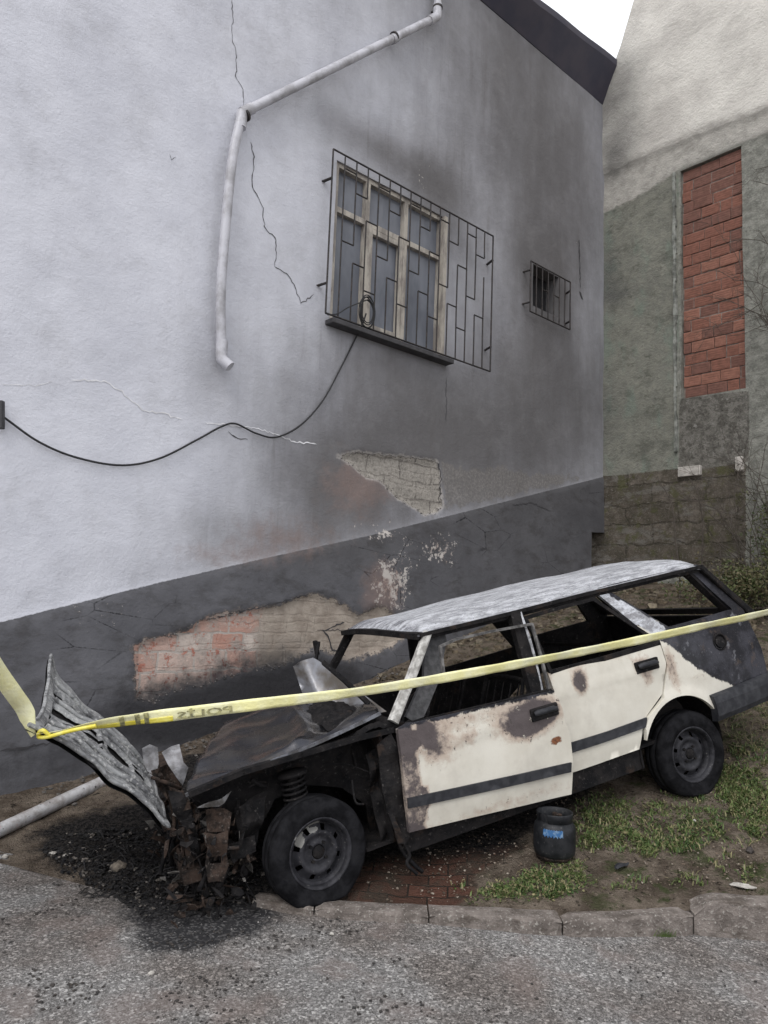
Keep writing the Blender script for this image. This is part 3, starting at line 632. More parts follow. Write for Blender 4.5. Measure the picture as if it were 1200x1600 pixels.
sheet('wall', nout, [BRP], .07, nw_fn, lambda Q: Q+np.array([0, .3, 0]), NWM, N,
      dict(above_ledge=lambda U, V: np.clip(V-lf(U), -.5, .5), above_beam=lambda U, V: np.clip(V-bf_(U), -.5, .5), green=lambda U, V: np.clip(sdist(U, V, GREEN), -.5, .5),
           rows=lambda U, V: np.clip(sdist(U, V, ROWS), -.5, .5), rough=lambda U, V: np.clip(sdist(U, V, ROUGH), -.5, .5), soot=nsoot))
# hollow clay bricks of the infill: real bricks
BRICKMS = [simple('clay_brick_%s' % k, c_, tuple(x*.75 for x in c_), .9, 18, .5, .01) for k, c_ in (('red', (.27, .12, .085)), ('brown', (.215, .105, .08)), ('orange', (.33, .155, .11)))]
mb = MB(); z = bz0+.004; rowh = .152; row = 0
tilt = 0.0
while z < bz1-.02:
    h_ = min(rowh, bz1-z); x = bt0-(.0 if row % 2 else .12)+random.uniform(-.03, .03)
    while x < bt1:
        wd = random.choice([.15, .25, .25, .25, .3]); x0 = max(x, bt0+.004); x1 = min(x+wd, bt1-.004)
        if x1-x0 > .03:
            mb.m = random.choice([0, 0, 0, 1, 1, 2]); dy = random.uniform(-.012, .012)
            mb.box(((x0+x1)/2, .115+dy, z+h_/2), (x1-x0-random.uniform(.006, .016), .13, h_-random.uniform(.008, .018)), np.array([[1, 0, random.uniform(-.012, .012)], [0, 1, 0], [0, 0, 1.]]), bev=.004)
            for gk in range(1, 5): mb.box(((x0+x1)/2, .049+dy, z+h_*gk/5), (x1-x0-.024, .006, .010))
        x += wd
    z += rowh; row += 1
mb2_ = mb.build('brick_infill', BRICKMS, N)
MORT = simple('mortar', (.12, .10, .09), (.27, .23, .20), .95, 22, .6, .01)
mesh_obj('mortar_bed', [(bt0-.03, .065, bz0-.03), (bt1+.03, .065, bz0-.03), (bt1+.03, .065, bz1+.03), (bt0-.03, .065, bz1+.03), (bt0-.03, .2, bz0-.03), (bt1+.03, .2, bz0-.03), (bt1+.03, .2, bz1+.03), (bt0-.03, .2, bz1+.03)],
         [(0, 1, 2, 3), (7, 6, 5, 4), (0, 4, 5, 1), (1, 5, 6, 2), (2, 6, 7, 3), (3, 7, 4, 0)], MORT, N)
mb = MB(); tcol = RL(1060, 500)[0]
nzc = 40
for i in range(nzc):
    za = bz0-.7+(bz1+.0-bz0+.7)*i/nzc; zb = bz0-.7+(bz1-bz0+.7)*(i+1)/nzc
    mb.box((tcol-.035+random.uniform(-.006, .006), -.012, (za+zb)/2), (random.uniform(.025, .05), .05, zb-za), None)
mb.build('render_edge', simple('edge_render', (.30, .31, .28), (.12, .125, .11), .9, 12, .5, .01), N)
mb = MB(); wb = PR([(1062, 732), (1097, 728), (1098, 742), (1062, 745)]); mb.box(((wb[0][0]+wb[1][0])/2, -.02, (wb[0][1]+wb[2][1])/2), (abs(wb[1][0]-wb[0][0]), .08, .13), bev=.01)
WST = simple('white_stone', (.50, .47, .43), (.32, .3, .27), .9, 20, .4); mb.build('white_block', WST, N); mb = MB()
wb2 = PR([(1157, 715), (1166, 735)]); mb.box((wb2[0][0], -.02, (wb2[0][1]+wb2[1][1])/2), (.09, .08, .18), bev=.01)
mb.build('white_block', WST, N)

# ================================================================== BURNT CAR
cm4 = Matrix.Identity(4)
for i in range(3): cm4[i][0] = AX[i]; cm4[i][1] = AY[i]; cm4[i][2] = AZ[i]
base = CO + AX*1.25 + AY*.8 - AZ*.36
cm4.translation = Vector(base)
CAR = empty('burnt_car', mat=cm4)
tag(CAR, 'burnt-out cream estate car with open bonnet, blackened cabin and white ash on its roof', 'car')
CL = (-1.25, -.8, .36)      # children are modelled about the near front axle
def CS(pts, dy=None): return [S(u, v, dy) for u, v in pts]
# paint
m = Mt('scorched_paint', .55, .4)
bu, sc, asy, ru = m.attr('burn'), m.attr('scorch'), m.attr('ashy'), m.attr('rust')
n1 = m.noise(5, 6, .65); n2 = m.noise(24, 6, .7); n3 = m.noise(80, 4, .7)
cr = m.mix(m.step(n1, .3, .7), (.65, .625, .55), (.58, .55, .475)); cr = m.mix(m.step(n3, .62, .8, 0, .35), cr, (.42, .36, .28))
cr = m.mix(m.step(m.noise(3, 5, .6, m.map(scale=(1, 1, .25), loc=(2, 2, 2))), .5, .75, 0, .4), cr, (.46, .42, .345)); cr = m.mix(m.step(m.noise(1.9, 5, .7, m.map(loc=(2, 7, 2))), .52, .7, 0, .4), cr, (.40, .37, .32))
s1v = m.math('ADD', sc, m.math('MULTIPLY', m.math('SUBTRACT', n2, .5), .75)); s1v = m.math('ADD', s1v, m.math('MULTIPLY', m.math('SUBTRACT', n1, .5), .4))
cr = m.mix(m.step(s1v, .18, .52, 0, .7), cr, (.40, .30, .235)); cr = m.mix(m.step(s1v, .46, .74), cr, m.mix(n2, (.055, .045, .045), (.12, .10, .10)))
cr = m.mix(m.math('MULTIPLY', m.step(s1v, .12, .4), m.step(m.noise(42, 5, .8, m.map(scale=(1, 1, .6))), .60, .64)), cr, (.05, .042, .04)); cr = m.mix(m.math('MULTIPLY', m.step(s1v, .35, .6), m.step(m.noise(15, 5, .7, m.map(loc=(4, 2, 9))), .64, .67)), cr, (.50, .47, .40))
cr = m.mix(m.math('MULTIPLY', m.step(m.math('ADD', ru, m.math('MULTIPLY', m.math('SUBTRACT', n2, .5), .9)), .45, .6), 1.), cr, m.mix(m.step(n3, .45, .6), (.22, .085, .035), (.10, .04, .025)))
bk = m.mix(m.step(n1, .42, .62), (.010, .010, .014), (.040, .040, .050)); bk = m.mix(m.step(n3, .6, .74, 0, .7), bk, (.15, .148, .155)); bk = m.mix(m.step(m.noise(6, 5, .7, m.map(loc=(1, 8, 3))), .6, .68, 0, .6), bk, (.2, .205, .225)); bk = m.mix(m.step(m.noise(9, 5, .7, m.map(loc=(3, 3, 3))), .58, .68, 0, .5), bk, (.09, .065, .05))
c = m.mix(m.step(m.math('ADD', bu, m.math('MULTIPLY', m.math('SUBTRACT', n2, .5), .07)), -.006, .006), cr, bk)
ah = m.mix(m.step(m.noise(16, 6, .75, m.map(scale=(.5, 1, 1))), .4, .58), (.58, .60, .64), (.25, .25, .265)); ah = m.mix(m.step(n3, .58, .66, 0, .85), ah, (.06, .06, .065)); ah = m.mix(m.step(m.noise(7, 5, .7, m.map(loc=(6, 6, 6))), .56, .68, 0, .8), ah, (.11, .11, .125))
c = m.mix(m.step(m.math('ADD', asy, m.math('MULTIPLY', m.math('SUBTRACT', n2, .5), .5)), .35, .6), c, ah)
m.set('Base Color', c); m.set('Roughness', m.step(m.math('ADD', bu, sc), 0, .3, .42, .85))
m.set('Normal', m.bump(m.math('ADD', m.math('MULTIPLY', n1, .5), m.math('MULTIPLY', m.math('ADD', n3, n2), m.step(m.math('ADD', m.math('ADD', bu, asy), sc), -.02, .3, .06, .6))), .5, .008)); PAINT = m.m
m = Mt('charred_metal', .8, .16); n1 = m.noise(9, 6, .7); n2 = m.noise(45, 5, .7)
c = m.mix(m.step(n1, .35, .65), (.006, .006, .007), (.020, .018, .018)); c = m.mix(m.step(n2, .58, .7, 0, .6), c, (.10, .093, .088)); c = m.mix(m.step(m.noise(6, 5, .7, m.map(loc=(9, 1, 4))), .57, .68, 0, .5), c, (.05, .033, .024))
m.set('Base Color', c); m.set('Normal', m.bump(m.math('ADD', n1, n2), .6, .01)); CHAR = m.m
m = Mt('rusty_char', .9, .12); n1 = m.noise(12, 6, .7); n2 = m.noise(60, 5, .7)
c = m.mix(m.step(n1, .4, .6), (.014, .012, .011), (.050, .035, .028)); c = m.mix(m.step(n2, .55, .68, 0, .7), c, (.12, .102, .09)); m.set('Base Color', c); m.set('Normal', m.bump(n2, .6, .008)); RUSTC = m.m
m = Mt('ashen_metal', .85, .3); n1 = m.noise(20, 8, .8, m.map(scale=(.35, 1, 1))); n2 = m.noise(75, 6, .8); n3 = m.noise(4, 5, .6)
c = m.mix(m.step(n1, .37, .62), (.56, .57, .60), (.25, .255, .27)); c = m.mix(m.step(n2, .55, .62, 0, .85), c, (.085, .085, .09)); c = m.mix(m.step(m.noise(26, 6, .8, m.map(loc=(2, 5, 2))), .60, .66, 0, .8), c, (.14, .14, .15)); dk = m.attr('dark'); c = m.mix(m.step(m.math('ADD', dk, m.math('MULTIPLY', m.math('SUBTRACT', n1, .5), 1.4)), .3, .75, 0, .9), c, m.mix(n2, (.05, .05, .058), (.13, .13, .15)))
m.set('Base Color', c); m.set('Normal', m.bump(m.math('ADD', n1, n2), .6, .008)); ASHM = m.m
BLACKSHEET = Mt('blackened_sheet', .36, .5, .75); mm = BLACKSHEET; n1 = mm.noise(3.5, 6, .65); n2 = mm.noise(30, 5, .7)
c = mm.mix(mm.step(n1, .38, .62), (.045, .047, .056), (.085, .078, .072)); c = mm.mix(mm.step(n2, .62, .75, 0, .5), c, (.2, .2, .21)); mm.set('Base Color', c); mm.set('Roughness', mm.step(n2, .3, .7, .14, .30)); mm.set('Normal', mm.bump(mm.math('ADD', n1, mm.math('MULTIPLY', n2, .12)), .25, .02)); BLACKSHEET = mm.m
RUB = simple('burnt_rubber', (.006, .006, .007), (.016, .016, .018), .9, 14, .6, .008, spec=.08); TRIM = simple('black_trim', (.018, .019, .023), (.038, .039, .044), .6, 22, .15, .002, spec=.3)
RIMM = Mt('scorched_wheel', .6, .3, .2); mm = RIMM; n1 = mm.noise(14, 6, .7); n2 = mm.noise(60, 4); ws = mm.attr('spot'); c = mm.mix(mm.step(n1, .35, .65), (.012, .012, .015), (.038, .038, .044)); c = mm.mix(mm.step(n2, .62, .75, 0, .6), c, (.2, .19, .18)); mm.set('Base Color', mm.mix(mm.step(mm.math('ADD', ws, mm.math('MULTIPLY', mm.math('SUBTRACT', mm.noise(50, 4, .7), .5), 1.1)), .5, .62), c, (.24, .235, .22))); RIMM = mm.m
PLATE = simple('pale_flaked_plate', (.32, .32, .335), (.18, .175, .18), .8, 25, .5, .006)

def plan(x): x = np.asarray(x, float); return .05*np.clip((x-2.6)/.8, 0, 2)**2 + .03*np.clip((.3-x)/.9, 0, 2)**2
def near(off=0.):
    return lambda U, V: np.c_[U, tum(V)+plan(U)+off-.007*np.exp(-((V-.385)/.014)**2)*(U > .5)+np.array([noise.noise(Vector((a*3, 2, b*3)))*.007 for a, b in zip(U, V)]), V]
def inward(t=.02): return lambda Q: Q+np.array([0, t, 0])
def sblob(U, V, u, v, rx, rz):
    x, z = S(u, v); return np.exp(-(((U-x)/rx)**2+((V-z)/rz)**2))

# rear quarter ----------------------------------------------------------
ac = (S(1068, 1175)[0]+.01, S(1068, 1175)[1]+.03); ar = .335
archpts = [(ac[0]+ar*math.cos(a), ac[1]+ar*.98*math.sin(a)) for a in arc(math.radians(24), math.radians(157), 22)]
topq = CS([(925, 921), (960, 912), (1010, 900), (1060, 889), (1092, 882)])
dpl = CS([(1108, 893), (1140, 925), (1168, 948)])
xr = 3.36
Q = topq + dpl + [(xr-.02, .52), (xr+.03, .3), (xr+.03, .10), (2.86, .10)] + archpts + CS([(1007, 1138), (1012, 1120), (1036, 1090), (1043, 1040), (1031, 1001), (1008, 988)])
QH = CS([(948, 921), (1010, 907), (1072, 892), (1084, 895), (1118, 925), (1150, 952), (1100, 966), (1046, 980), (1020, 965)])
BURNQ = CS([(1031, 1000), (1046, 1008), (1072, 1030), (1090, 1045), (1118, 1060), (1146, 1070), (1200, 1082), (1300, 1075), (1300, 880), (1100, 870), (1030, 960)])
def q_burn(U, V): return np.maximum(np.clip(sdist(U, V, BURNQ), -.3, .3), np.clip((V-.66)*1., -.3, .3))
def q_sc(U, V): return .65*sblob(U, V, 1050, 1045, .05, .15)+.25*sblob(U, V, 1100, 1055, .2, .05)
def q_ash(U, V):
    cp_ = CS([(932, 928), (1034, 988)]); d = segd(U, V, cp_); return np.where(d < .05, .85, 0)+.4*sblob(U, V, 1130, 925, .1, .06)
def q_fn(U, V):
    Y = tum(V)+plan(U); r = np.hypot(U-ac[0], V-ac[1]); Y = Y-.022*np.exp(-((r-ar)/.035)**2)
    Y = Y+.02*sblob(U, V, 1128, 1003, .06, .06)
    return np.c_[U, Y, V]
sheet('rear_quarter_panel', Q, [QH], .03, q_fn, inward(.03), PAINT, CAR, dict(burn=q_burn, scorch=q_sc, ashy=q_ash), loc=CL)
def ring(c, r, wd, th, y, name, mat):
    mb = MB(); pts = [(c[0]+r*math.cos(a), y, c[1]+r*math.sin(a)) for a in arc(0, 2*math.pi, 20)]; mb.tube(pts, wd, 6, cap=False); return mb.build(name, mat, CAR, loc=CL)
fc = S(1128, 1003); ring(fc, .055, .008, 0, float(tum(fc[1]))+.02, 'fuel_filler', CHAR)
mb = MB(); mb.tube([(fc[0], .03, fc[1]), (fc[0], .1, fc[1]-.02)], .04, 12); mb.build('filler_neck', CHAR, CAR, loc=CL)
# arch liner
mb = MB()
V = []; n = 20; F = []
for a in arc(math.radians(-10), math.radians(190), n):
    for y in (.03, .30): V.append((ac[0]+(ar+.01)*math.cos(a), y, ac[1]+(ar+.01)*math.sin(a)))
mb.add(V, [(2*i, 2*i+1, 2*i+3, 2*i+2) for i in range(n)], True); mb.build('wheel_arch_liner', CHAR, CAR, loc=CL)

# doors -------------------------------------------------------------------
FD = CS([(623, 1141), (640, 1131), (700, 1117), (780, 1098), (862, 1078), (868, 1092), (884, 1150), (889, 1190), (890, 1240), (800, 1262), (715, 1283), (641, 1302), (634, 1250), (628, 1190)], -.03)
hinge = S(660, 1190, 0.)[0]
def fd_open(U): return -.03-.045*np.clip((U-.55)/1.05, 0, 1)
def fd_fn(U, V): return np.c_[U, tum(V)+fd_open(U)-.007*np.exp(-((V-.335)/.014)**2)+np.array([noise.noise(Vector((a*3, 7, b*3)))*.009 for a, b in zip(U, V)]), V]
def fpx(u, v): return S(u, v, -.05)
def fb(U, V, u, v, rx, rz): x, z = fpx(u, v); return np.exp(-(((U-x)/rx)**2+((V-z)/rz)**2))
def fd_sc(U, V):
    xh = fpx(657, 1190)[0]
    a = 1.35*fb(U, V, 822, 1128, .14, .085)+.9*fb(U, V, 850, 1112, .1, .06)+.75*fb(U, V, 668, 1145, .05, .1)+.45*fb(U, V, 690, 1175, .1, .1)
    a += np.where(U < xh+.02*np.sin(V*20), .62, 0)+.30*np.exp(-((fpx(700, 1118)[1]-.03-V)/.05)**2)*(V > .25)+.42*fb(U, V, 735, 1152, .045, .03)+.25*fb(U, V, 740, 1140, .5, .1)
    a += .30*np.exp(-((V-(-.10))/.05)**2)+.2*fb(U, V, 760, 1215, .12, .1)
    return a
def fd_ru(U, V): return 1.*fb(U, V, 866, 1156, .045, .025)+.5*fb(U, V, 862, 1175, .02, .05)+.35*fb(U, V, 640, 1220, .06, .15)+.3*fb(U, V, 645, 1160, .05, .05)
def fd_bu(U, V):
    t = np.interp(U, [fpx(640, 1131)[0], fpx(862, 1078)[0]], [fpx(640, 1131)[1], fpx(862, 1078)[1]]); return .02-(t-V)
D1 = sheet('front_door', FD, [], .03, fd_fn, inward(.035), PAINT, CAR, dict(scorch=fd_sc, rust=fd_ru, burn=fd_bu), loc=CL)
RDR = CS([(856, 1052), (900, 1040), (960, 1024), (1030, 1003), (1041, 1035), (1036, 1085), (1012, 1118), (1005, 1140), (1000, 1171), (940, 1192), (891, 1209), (889, 1170), (876, 1110)])
def rd_sc(U, V): return 1.1*sblob(U, V, 906, 1066, .055, .075)+1.0*sblob(U, V, 1005, 1040, .07, .05)+.6*sblob(U, V, 1015, 1062, .05, .05)+.45*np.exp(-((V-.555)/.02)**2)+.25*sblob(U, V, 960, 1030, .4, .04)+.08*np.exp(-((V+.06)/.02)**2)+.4*sblob(U, V, 860, 1060, .03, .1)
D2 = sheet('rear_door', RDR, [], .03, near(0.004), inward(.035), PAINT, CAR, dict(scorch=rd_sc, burn=lambda U, V: V*0-.3), loc=CL)
def strip_on(name, pxs, dy, fn, parent, mat=TRIM, t=.014):
    P = CS(pxs, dy); o = sheet(name, P, [], .05, lambda U, V: fn(U, V)+np.array([0, -t, 0]), lambda Q_: Q_+np.array([0, t+.004, 0]), mat, parent); return o
strip_on('trim_strip', [(638, 1248), (760, 1220), (888, 1190), (888, 1205), (760, 1236), (639, 1264)], -.05, fd_fn, D1)
strip_on('trim_strip', [(890, 1161), (950, 1142), (1010, 1121), (1009, 1136), (950, 1157), (890, 1177)], 0., near(0.004), D2)
def handle(u, v, parent, dy, y0):
    x, z = S(u, v, dy); mb = MB(); y = float(tum(z))+y0
    mb.box((x, y-.004, z), (.19, .02, .075), bev=.008); mb.build('handle_recess', CHAR, parent)
    mb = MB(); mb.tube([(x-.075, y-.02, z+.008), (x-.06, y-.03, z+.012), (x+.05, y-.03, z+.012), (x+.08, y-.016, z+.004)], [.014, .018, .017, .012], 8); return mb.build('handle', TRIM, parent)
handle(848, 1112, D1, -.05, fd_open(np.array([1.5]))[0]); handle(1013, 1040, D2, 0., .004)
def polybar(name, pts, wd, th, mat, parent=CAR, up=(0, 1, 0)):
    mb = MB()
    for a, b in zip(pts[:-1], pts[1:]):
        a = np.array(a, float); b = np.array(b, float); d = (b-a)/np.linalg.norm(b-a); mb.bar(a-d*wd*.2, b+d*wd*.2, wd, th, up=up)
    return mb.build(name, mat, parent, loc=CL if parent is CAR else None)
def SP(u, v, y): x, z = S(u, v, y); return (x, y, z)
# door window frames
polybar('window_frame', [SP(693, 1052, .04), SP(688, 1010, .07), SP(712, 999, .09), SP(770, 986, .08), SP(831, 975, .055), SP(845, 1025, 0.), SP(858, 1080, -.04)], .014, .02, simple('smoked_frame', (.17, .165, .16), (.05, .048, .048), .8, 25, .4), D1)
polybar('window_frame', [SP(860, 1050, .03), SP(838, 1000, .08), SP(820, 966, .115), SP(870, 951, .115), SP(926, 936, .115), SP(965, 962, .08), SP(1012, 993, .035)], .022, .02, CHAR, D2)
# belt inner lips
polybar('door_lip', [SP(645, 1131, .0), SP(760, 1104, -.02), SP(860, 1080, -.04)], .03, .02, CHAR, D1)
polybar('door_lip', [SP(860, 1051, .04), SP(940, 1030, .04), SP(1029, 1004, .04)], .03, .02, CHAR, D2)

# pillars, rails, sill ---------------------------------------------------
def pillar(name, pts, w1, th, mat, seg=None):
    """a tapering flat-sided pressing between 3-D points"""
    mb = MB(); P = spline(pts, 6); n = len(P); V = []
    for i, p in enumerate(P):
        t = P[min(n-1, i+1)]-P[max(0, i-1)]; t /= np.linalg.norm(t); s = np.cross(t, (0, 1, 0)); s /= np.linalg.norm(s); o = np.cross(s, t)
        ww = w1[0]+(w1[1]-w1[0])*i/(n-1)+random.uniform(-.002, .002)
        for a, b in ((-1, -1), (-.6, -1.25), (.6, -1.25), (1, -1), (1, 1), (-1, 1)): V.append(p+s*a*ww/2+o*b*th/2*(1 if o[1] > 0 else -1))
    F = [(i*6+k, i*6+(k+1) % 6, (i+1)*6+(k+1) % 6, (i+1)*6+k) for i in range(n-1) for k in range(6)]
    mb.add(V, F); mb.add(V[:6], [tuple(range(6))[::-1]]); mb.add(V[-6:], [tuple(range(6))]); return mb.build(name, mat, CAR, loc=CL)
zg = S(800, 957)[1]; yA = float(tum(zg))
mA = simple('white_ash_pillar', (.62, .61, .58), (.30, .29, .27), .9, 22, .6, .008)
pillar('windscreen_pillar', [SP(668, 988, yA), SP(645, 1050, .10), SP(614, 1128, .045)], (.045, .055), .035, mA)
lam = lambda p: (p[0], CW-p[1], p[2])
pillar('windscreen_pillar', [lam(SP(668, 988, yA)), lam(SP(645, 1050, .10)), lam(SP(614, 1128, .045))], (.05, .055), .035, CHAR)
pillar('door_pillar', [SP(803, 956, yA), SP(818, 1010, .09), SP(838, 1085, .04), SP(862, 1200, .06)], (.085, .10), .05, CHAR)
pillar('pillar_edge', [SP(812, 957, yA-.02), SP(830, 1010, .06), SP(846, 1078, .02)], (.016, .016), .02, ASHM)
# dark panel inside the front of the door window (quarter light blank)
QL = CS([(672, 990), (700, 986), (704, 1000), (694, 1060), (668, 1122), (650, 1128), (640, 1122), (668, 1060)])
sheet('hinge_pillar', QL, [], .04, near(.05), inward(.03), simple('sooted_panel', (.07, .07, .073), (.035, .035, .037), .8, 30, .4), CAR, loc=CL)
polybar('sill', [(.52, .09, -.14), (1.3, .085, -.14), (2.16, .09, -.14)], .12, .10, CHAR)
polybar('sill', [(.52, CW-.07, -.13), (2.2, CW-.07, -.13)], .12, .10, CHAR)
# roof
def xfront(t): return .80-.05*math.cos((t-.5)*math.pi)
V = []; nu, nv = 70, 40; dk = []
xe = S(1100, 884)[0]
for i in range(nu+1):
    for j in range(nv+1):
        t = j/nv; a = i/nu; xf = .845-.075*math.sin(math.pi*t); x = xf+(xe+.03*math.sin(math.pi*t)-xf)*a
        y = yA-.015+(CW-2*yA+.03)*t; e = abs(2*t-1)
        zz = np.interp(x, [.8, 1.4, 2.0, 2.9], [zg-.002, zg+.0, zg+.014, zg+.02]) + .062*(1-e**5) + .03*(1-e*e)
        fr = max(0, 1-(x-xf)/.16); zz -= .055*fr**2*(1-e**6); rr_ = max(0, 1-(xe-x)/.14); zz -= .04*rr_**2
        zz += noise.noise(Vector((x*2.1, y*2.3, 0)))*.016*(1-e**3)+noise.noise(Vector((x*7, y*7, 3)))*.004
        zz -= .025*math.exp(-((x-1.1)/.3)**2-((t-.6)/.25)**2)
        V.append((x, y, zz)); dk.append(.13+.45*math.exp(-((x-.85)/.12)**2)+.35*max(0, t-.5)*2+.35*math.exp(-((x-2.85)/.1)**2)-.1+(.35 if e > .97 else 0))
F = [(i*(nv+1)+j, i*(nv+1)+j+1, (i+1)*(nv+1)+j+1, (i+1)*(nv+1)+j) for i in range(nu) for j in range(nv)]
F = [f[::-1] for f in F]
nV = len(V); V2 = [(x, y, z-.012) for x, y, z in V]; F2 = [tuple(k+nV for k in f[::-1]) for f in F]
bnd = [i*(nv+1) for i in range(nu+1)]+[nu*(nv+1)+j for j in range(1, nv+1)]+[i*(nv+1)+nv for i in range(nu-1, -1, -1)]+[j for j in range(nv-1, 0, -1)]
F3 = [(bnd[k], bnd[(k+1) % len(bnd)], bnd[(k+1) % len(bnd)]+nV, bnd[k]+nV) for k in range(len(bnd))]
mesh_obj('roof', V+V2, F+F2+F3, ASHM, CAR, smooth=True, loc=CL, attrs={'dark': dk+dk})
hp = [(.855-.075*math.sin(math.pi*t), yA+(CW-2*yA)*t, zg-.01+.035*math.sin(math.pi*t)) for t in arc(0, 1, 10)]
polybar('windscreen_header', hp, .05, .035, CHAR, up=(0, 0, 1))
for f_ in (lambda p: p, lam):
    polybar('roof_rail', [f_((x, yA+.01, float(np.interp(x, [.8, 1.4, 2.0, 2.9], [zg-.006, zg-.004, zg+.010, zg+.016]))-.016)) for x in (.86, 1.2, 1.6, 2.0, 2.4, xe-.05)], .035, .03, CHAR)
    polybar('rain_gutter', [f_((x, yA-.02, float(np.interp(x, [.8, 1.4, 2.0, 2.9], [zg-.006, zg-.004, zg+.010, zg+.016])))) for x in (.86, 1.2, 1.6, 2.0, 2.4, xe-.05)], .012, .022, CHAR, up=(0, 0, 1))
mb = MB()
for x in (1.42, 2.02): mb.bar((x, yA, zg-.01), (x, CW-yA, zg-.01), .05, .02)
mb.build('roof_brace', CHAR, CAR, loc=CL)
# far side shell
FS = [(.52, -.15), (2.17, -.15), (2.2, .1), (2.4, .22), (2.6, .22), (2.8, .1), (2.85, -.05), (xr, -.02), (xr, .5), (3.2, .62), (2.93, zg), (2.0, zg+.01), (.86, zg-.01), (.52, .40)]
H1 = [(.60, .43), (1.38, .44), (1.36, .90), (.90, .90)]; H2 = [(1.50, .46), (2.32, .49), (2.0, .91), (1.47, .91)]; H3 = [(2.46, .54), (3.08, .56), (2.86, .92), (2.12, .92)]
sheet('far_side_panel', FS, [H1, H2, H3], .08, lambda U, V: np.c_[U, CW-tum(V)-plan(U), V], lambda Q_: Q_-np.array([0, .03, 0]), CHAR, CAR, loc=CL)
# floor, bulkhead, rear panel
def slab(name, pts, t, mat, parent=CAR):
    P = [np.array(p, float) for p in pts]; n_ = np.cross(P[1]-P[0], P[2]-P[0]); n_ /= np.linalg.norm(n_); V = P+[p-n_*t for p in P]; k = len(P)
    F = [tuple(range(k)), tuple(range(k, 2*k))[::-1]]+[(i, i+k, (i+1) % k+k, (i+1) % k) for i in range(k)]
    return mesh_obj(name, V, F, mat, parent, loc=CL if parent is CAR else None)
slab('floor_pan', [(.3, .08, -.12), (3.3, .08, -.05), (3.3, CW-.08, -.05), (.3, CW-.08, -.12)], .02, CHAR)
slab('bulkhead', [(.46, .06, -.12), (.46, CW-.06, -.12), (.50, CW-.06, .46), (.50, .06, .46)], .02, CHAR)
slab('tailgate', [(xr-.02, .1, -.02), (xr-.02, CW-.1, -.02), (xr-.07, CW-.1, .56), (xr-.07, .1, .56)], .03, PAINT if False else CHAR)
polybar('tailgate_frame', [(xr-.12, .14, .6), (2.97, yA+.03, zg-.01), (2.97, CW-yA-.03, zg-.01), (xr-.12, CW-.14, .6), (xr-.12, .14, .6)], .05, .04, CHAR, up=(0, .3, 1))
# D-pillar edge
pillar('tail_pillar', [SP(1092, 886, yA), SP(1135, 925, .12), SP(1176, 962, .10)], (.035, .05), .05, CHAR)
pillar('tail_pillar', [lam(SP(1092, 886, yA)), lam(SP(1135, 925, .12)), lam(SP(1176, 962, .10))], (.05, .05), .05, CHAR)
# rear bumper
BP = [S(1110, 1086)[0]-.01, S(1110, 1086)[1]]
prof = [(-.02, .085), (-.055, .075), (-.065, .03), (-.065, -.05), (-.05, -.085), (.0, -.09)]
path = [(BP[0], .02, .035), (BP[0]+.25, .02, .045), (xr-.05, .05, .05), (xr+.06, .14, .05), (xr+.09, .3, .05), (xr+.1, .8, .05), (xr+.09, 1.3, .05), (xr+.06, CW-.14, .05), (xr-.1, CW-.03, .05)]
P = np.array(path); T = np.gradient(P, axis=0); V = []; 
for p, t in zip(P, T):
    o = np.array([t[1], -t[0], 0]); o /= np.linalg.norm(o)
    for a, z in prof: V.append(p+o*(-a)+np.array([0, 0, z]))
k = len(prof); F = [(i*k+j, (i+1)*k+j, (i+1)*k+j+1, i*k+j+1) for i in range(len(path)-1) for j in range(k-1)]+[tuple(range(k)), tuple(range((len(path)-1)*k, len(path)*k))[::-1]]
mesh_obj('rear_bumper', V, F, TRIM, CAR, loc=CL)
# interior: seats, dash, parcel wreckage
def seat(x, y, wd, name):
    mb = MB(); mb.tube(spline([(x, y-wd/2, .08), (x+.16, y-wd/2, .45), (x+.18, y-wd/2+.06, .5), (x+.18, y+wd/2-.06, .5), (x+.16, y+wd/2, .45), (x, y+wd/2, .08)], 5), .014, 6)
    mb.tube(spline([(x-.45, y-wd/2, .1), (x-.48, y, .11), (x-.45, y+wd/2, .1)], 4), .014, 6)
    for k in range(5): yy = y-wd/2+wd*(k+.5)/5; mb.tube([(x-.45, yy, .1), (x-.2, yy, .07), (x, yy, .09)], .006, 4); mb.tube([(x, yy, .1), (x+.1, yy+.01, .3), (x+.17, yy, .47)], .006, 4)
    for s in (-1, 1): mb.tube([(x-.45, y+s*wd/2, .1), (x, y+s*wd/2, .09)], .014, 6)
    mb.box((x-.22, y, -.02), (.42, wd-.06, .12)); return mb.build(name, CHAR, CAR, loc=CL)
seat(1.35, .42, .46, 'seat_frame'); seat(1.35, 1.18, .46, 'seat_frame'); seat(2.25, .8, 1.2, 'rear_seat_frame')
mb = MB(); mb.tube([(.62, .12, .36), (.60, .5, .38), (.62, 1.48, .36)], .06, 8); mb.box((.58, .8, .26), (.18, 1.35, .2)); mb.build('dashboard_frame', CHAR, CAR, loc=CL)
mb = MB(); c0 = np.array([.86, .42, .40]); ax1 = np.array([.0, 1, 0]); ax2 = np.array([.45, 0, .89])
mb.tube([c0+.17*(math.cos(a)*ax1+math.sin(a)*ax2) for a in arc(0, 2*math.pi, 24)], .010, 6, cap=False); mb.tube([c0, c0-np.array([.3, 0, -.0])-np.array([0, 0, .12])], .02, 8)
for a in (.2, math.pi-.2): mb.tube([c0, c0+.17*(math.cos(a)*ax1+math.sin(a)*ax2)], .009, 5)
mb.build('steering_wheel', CHAR, CAR, loc=CL)

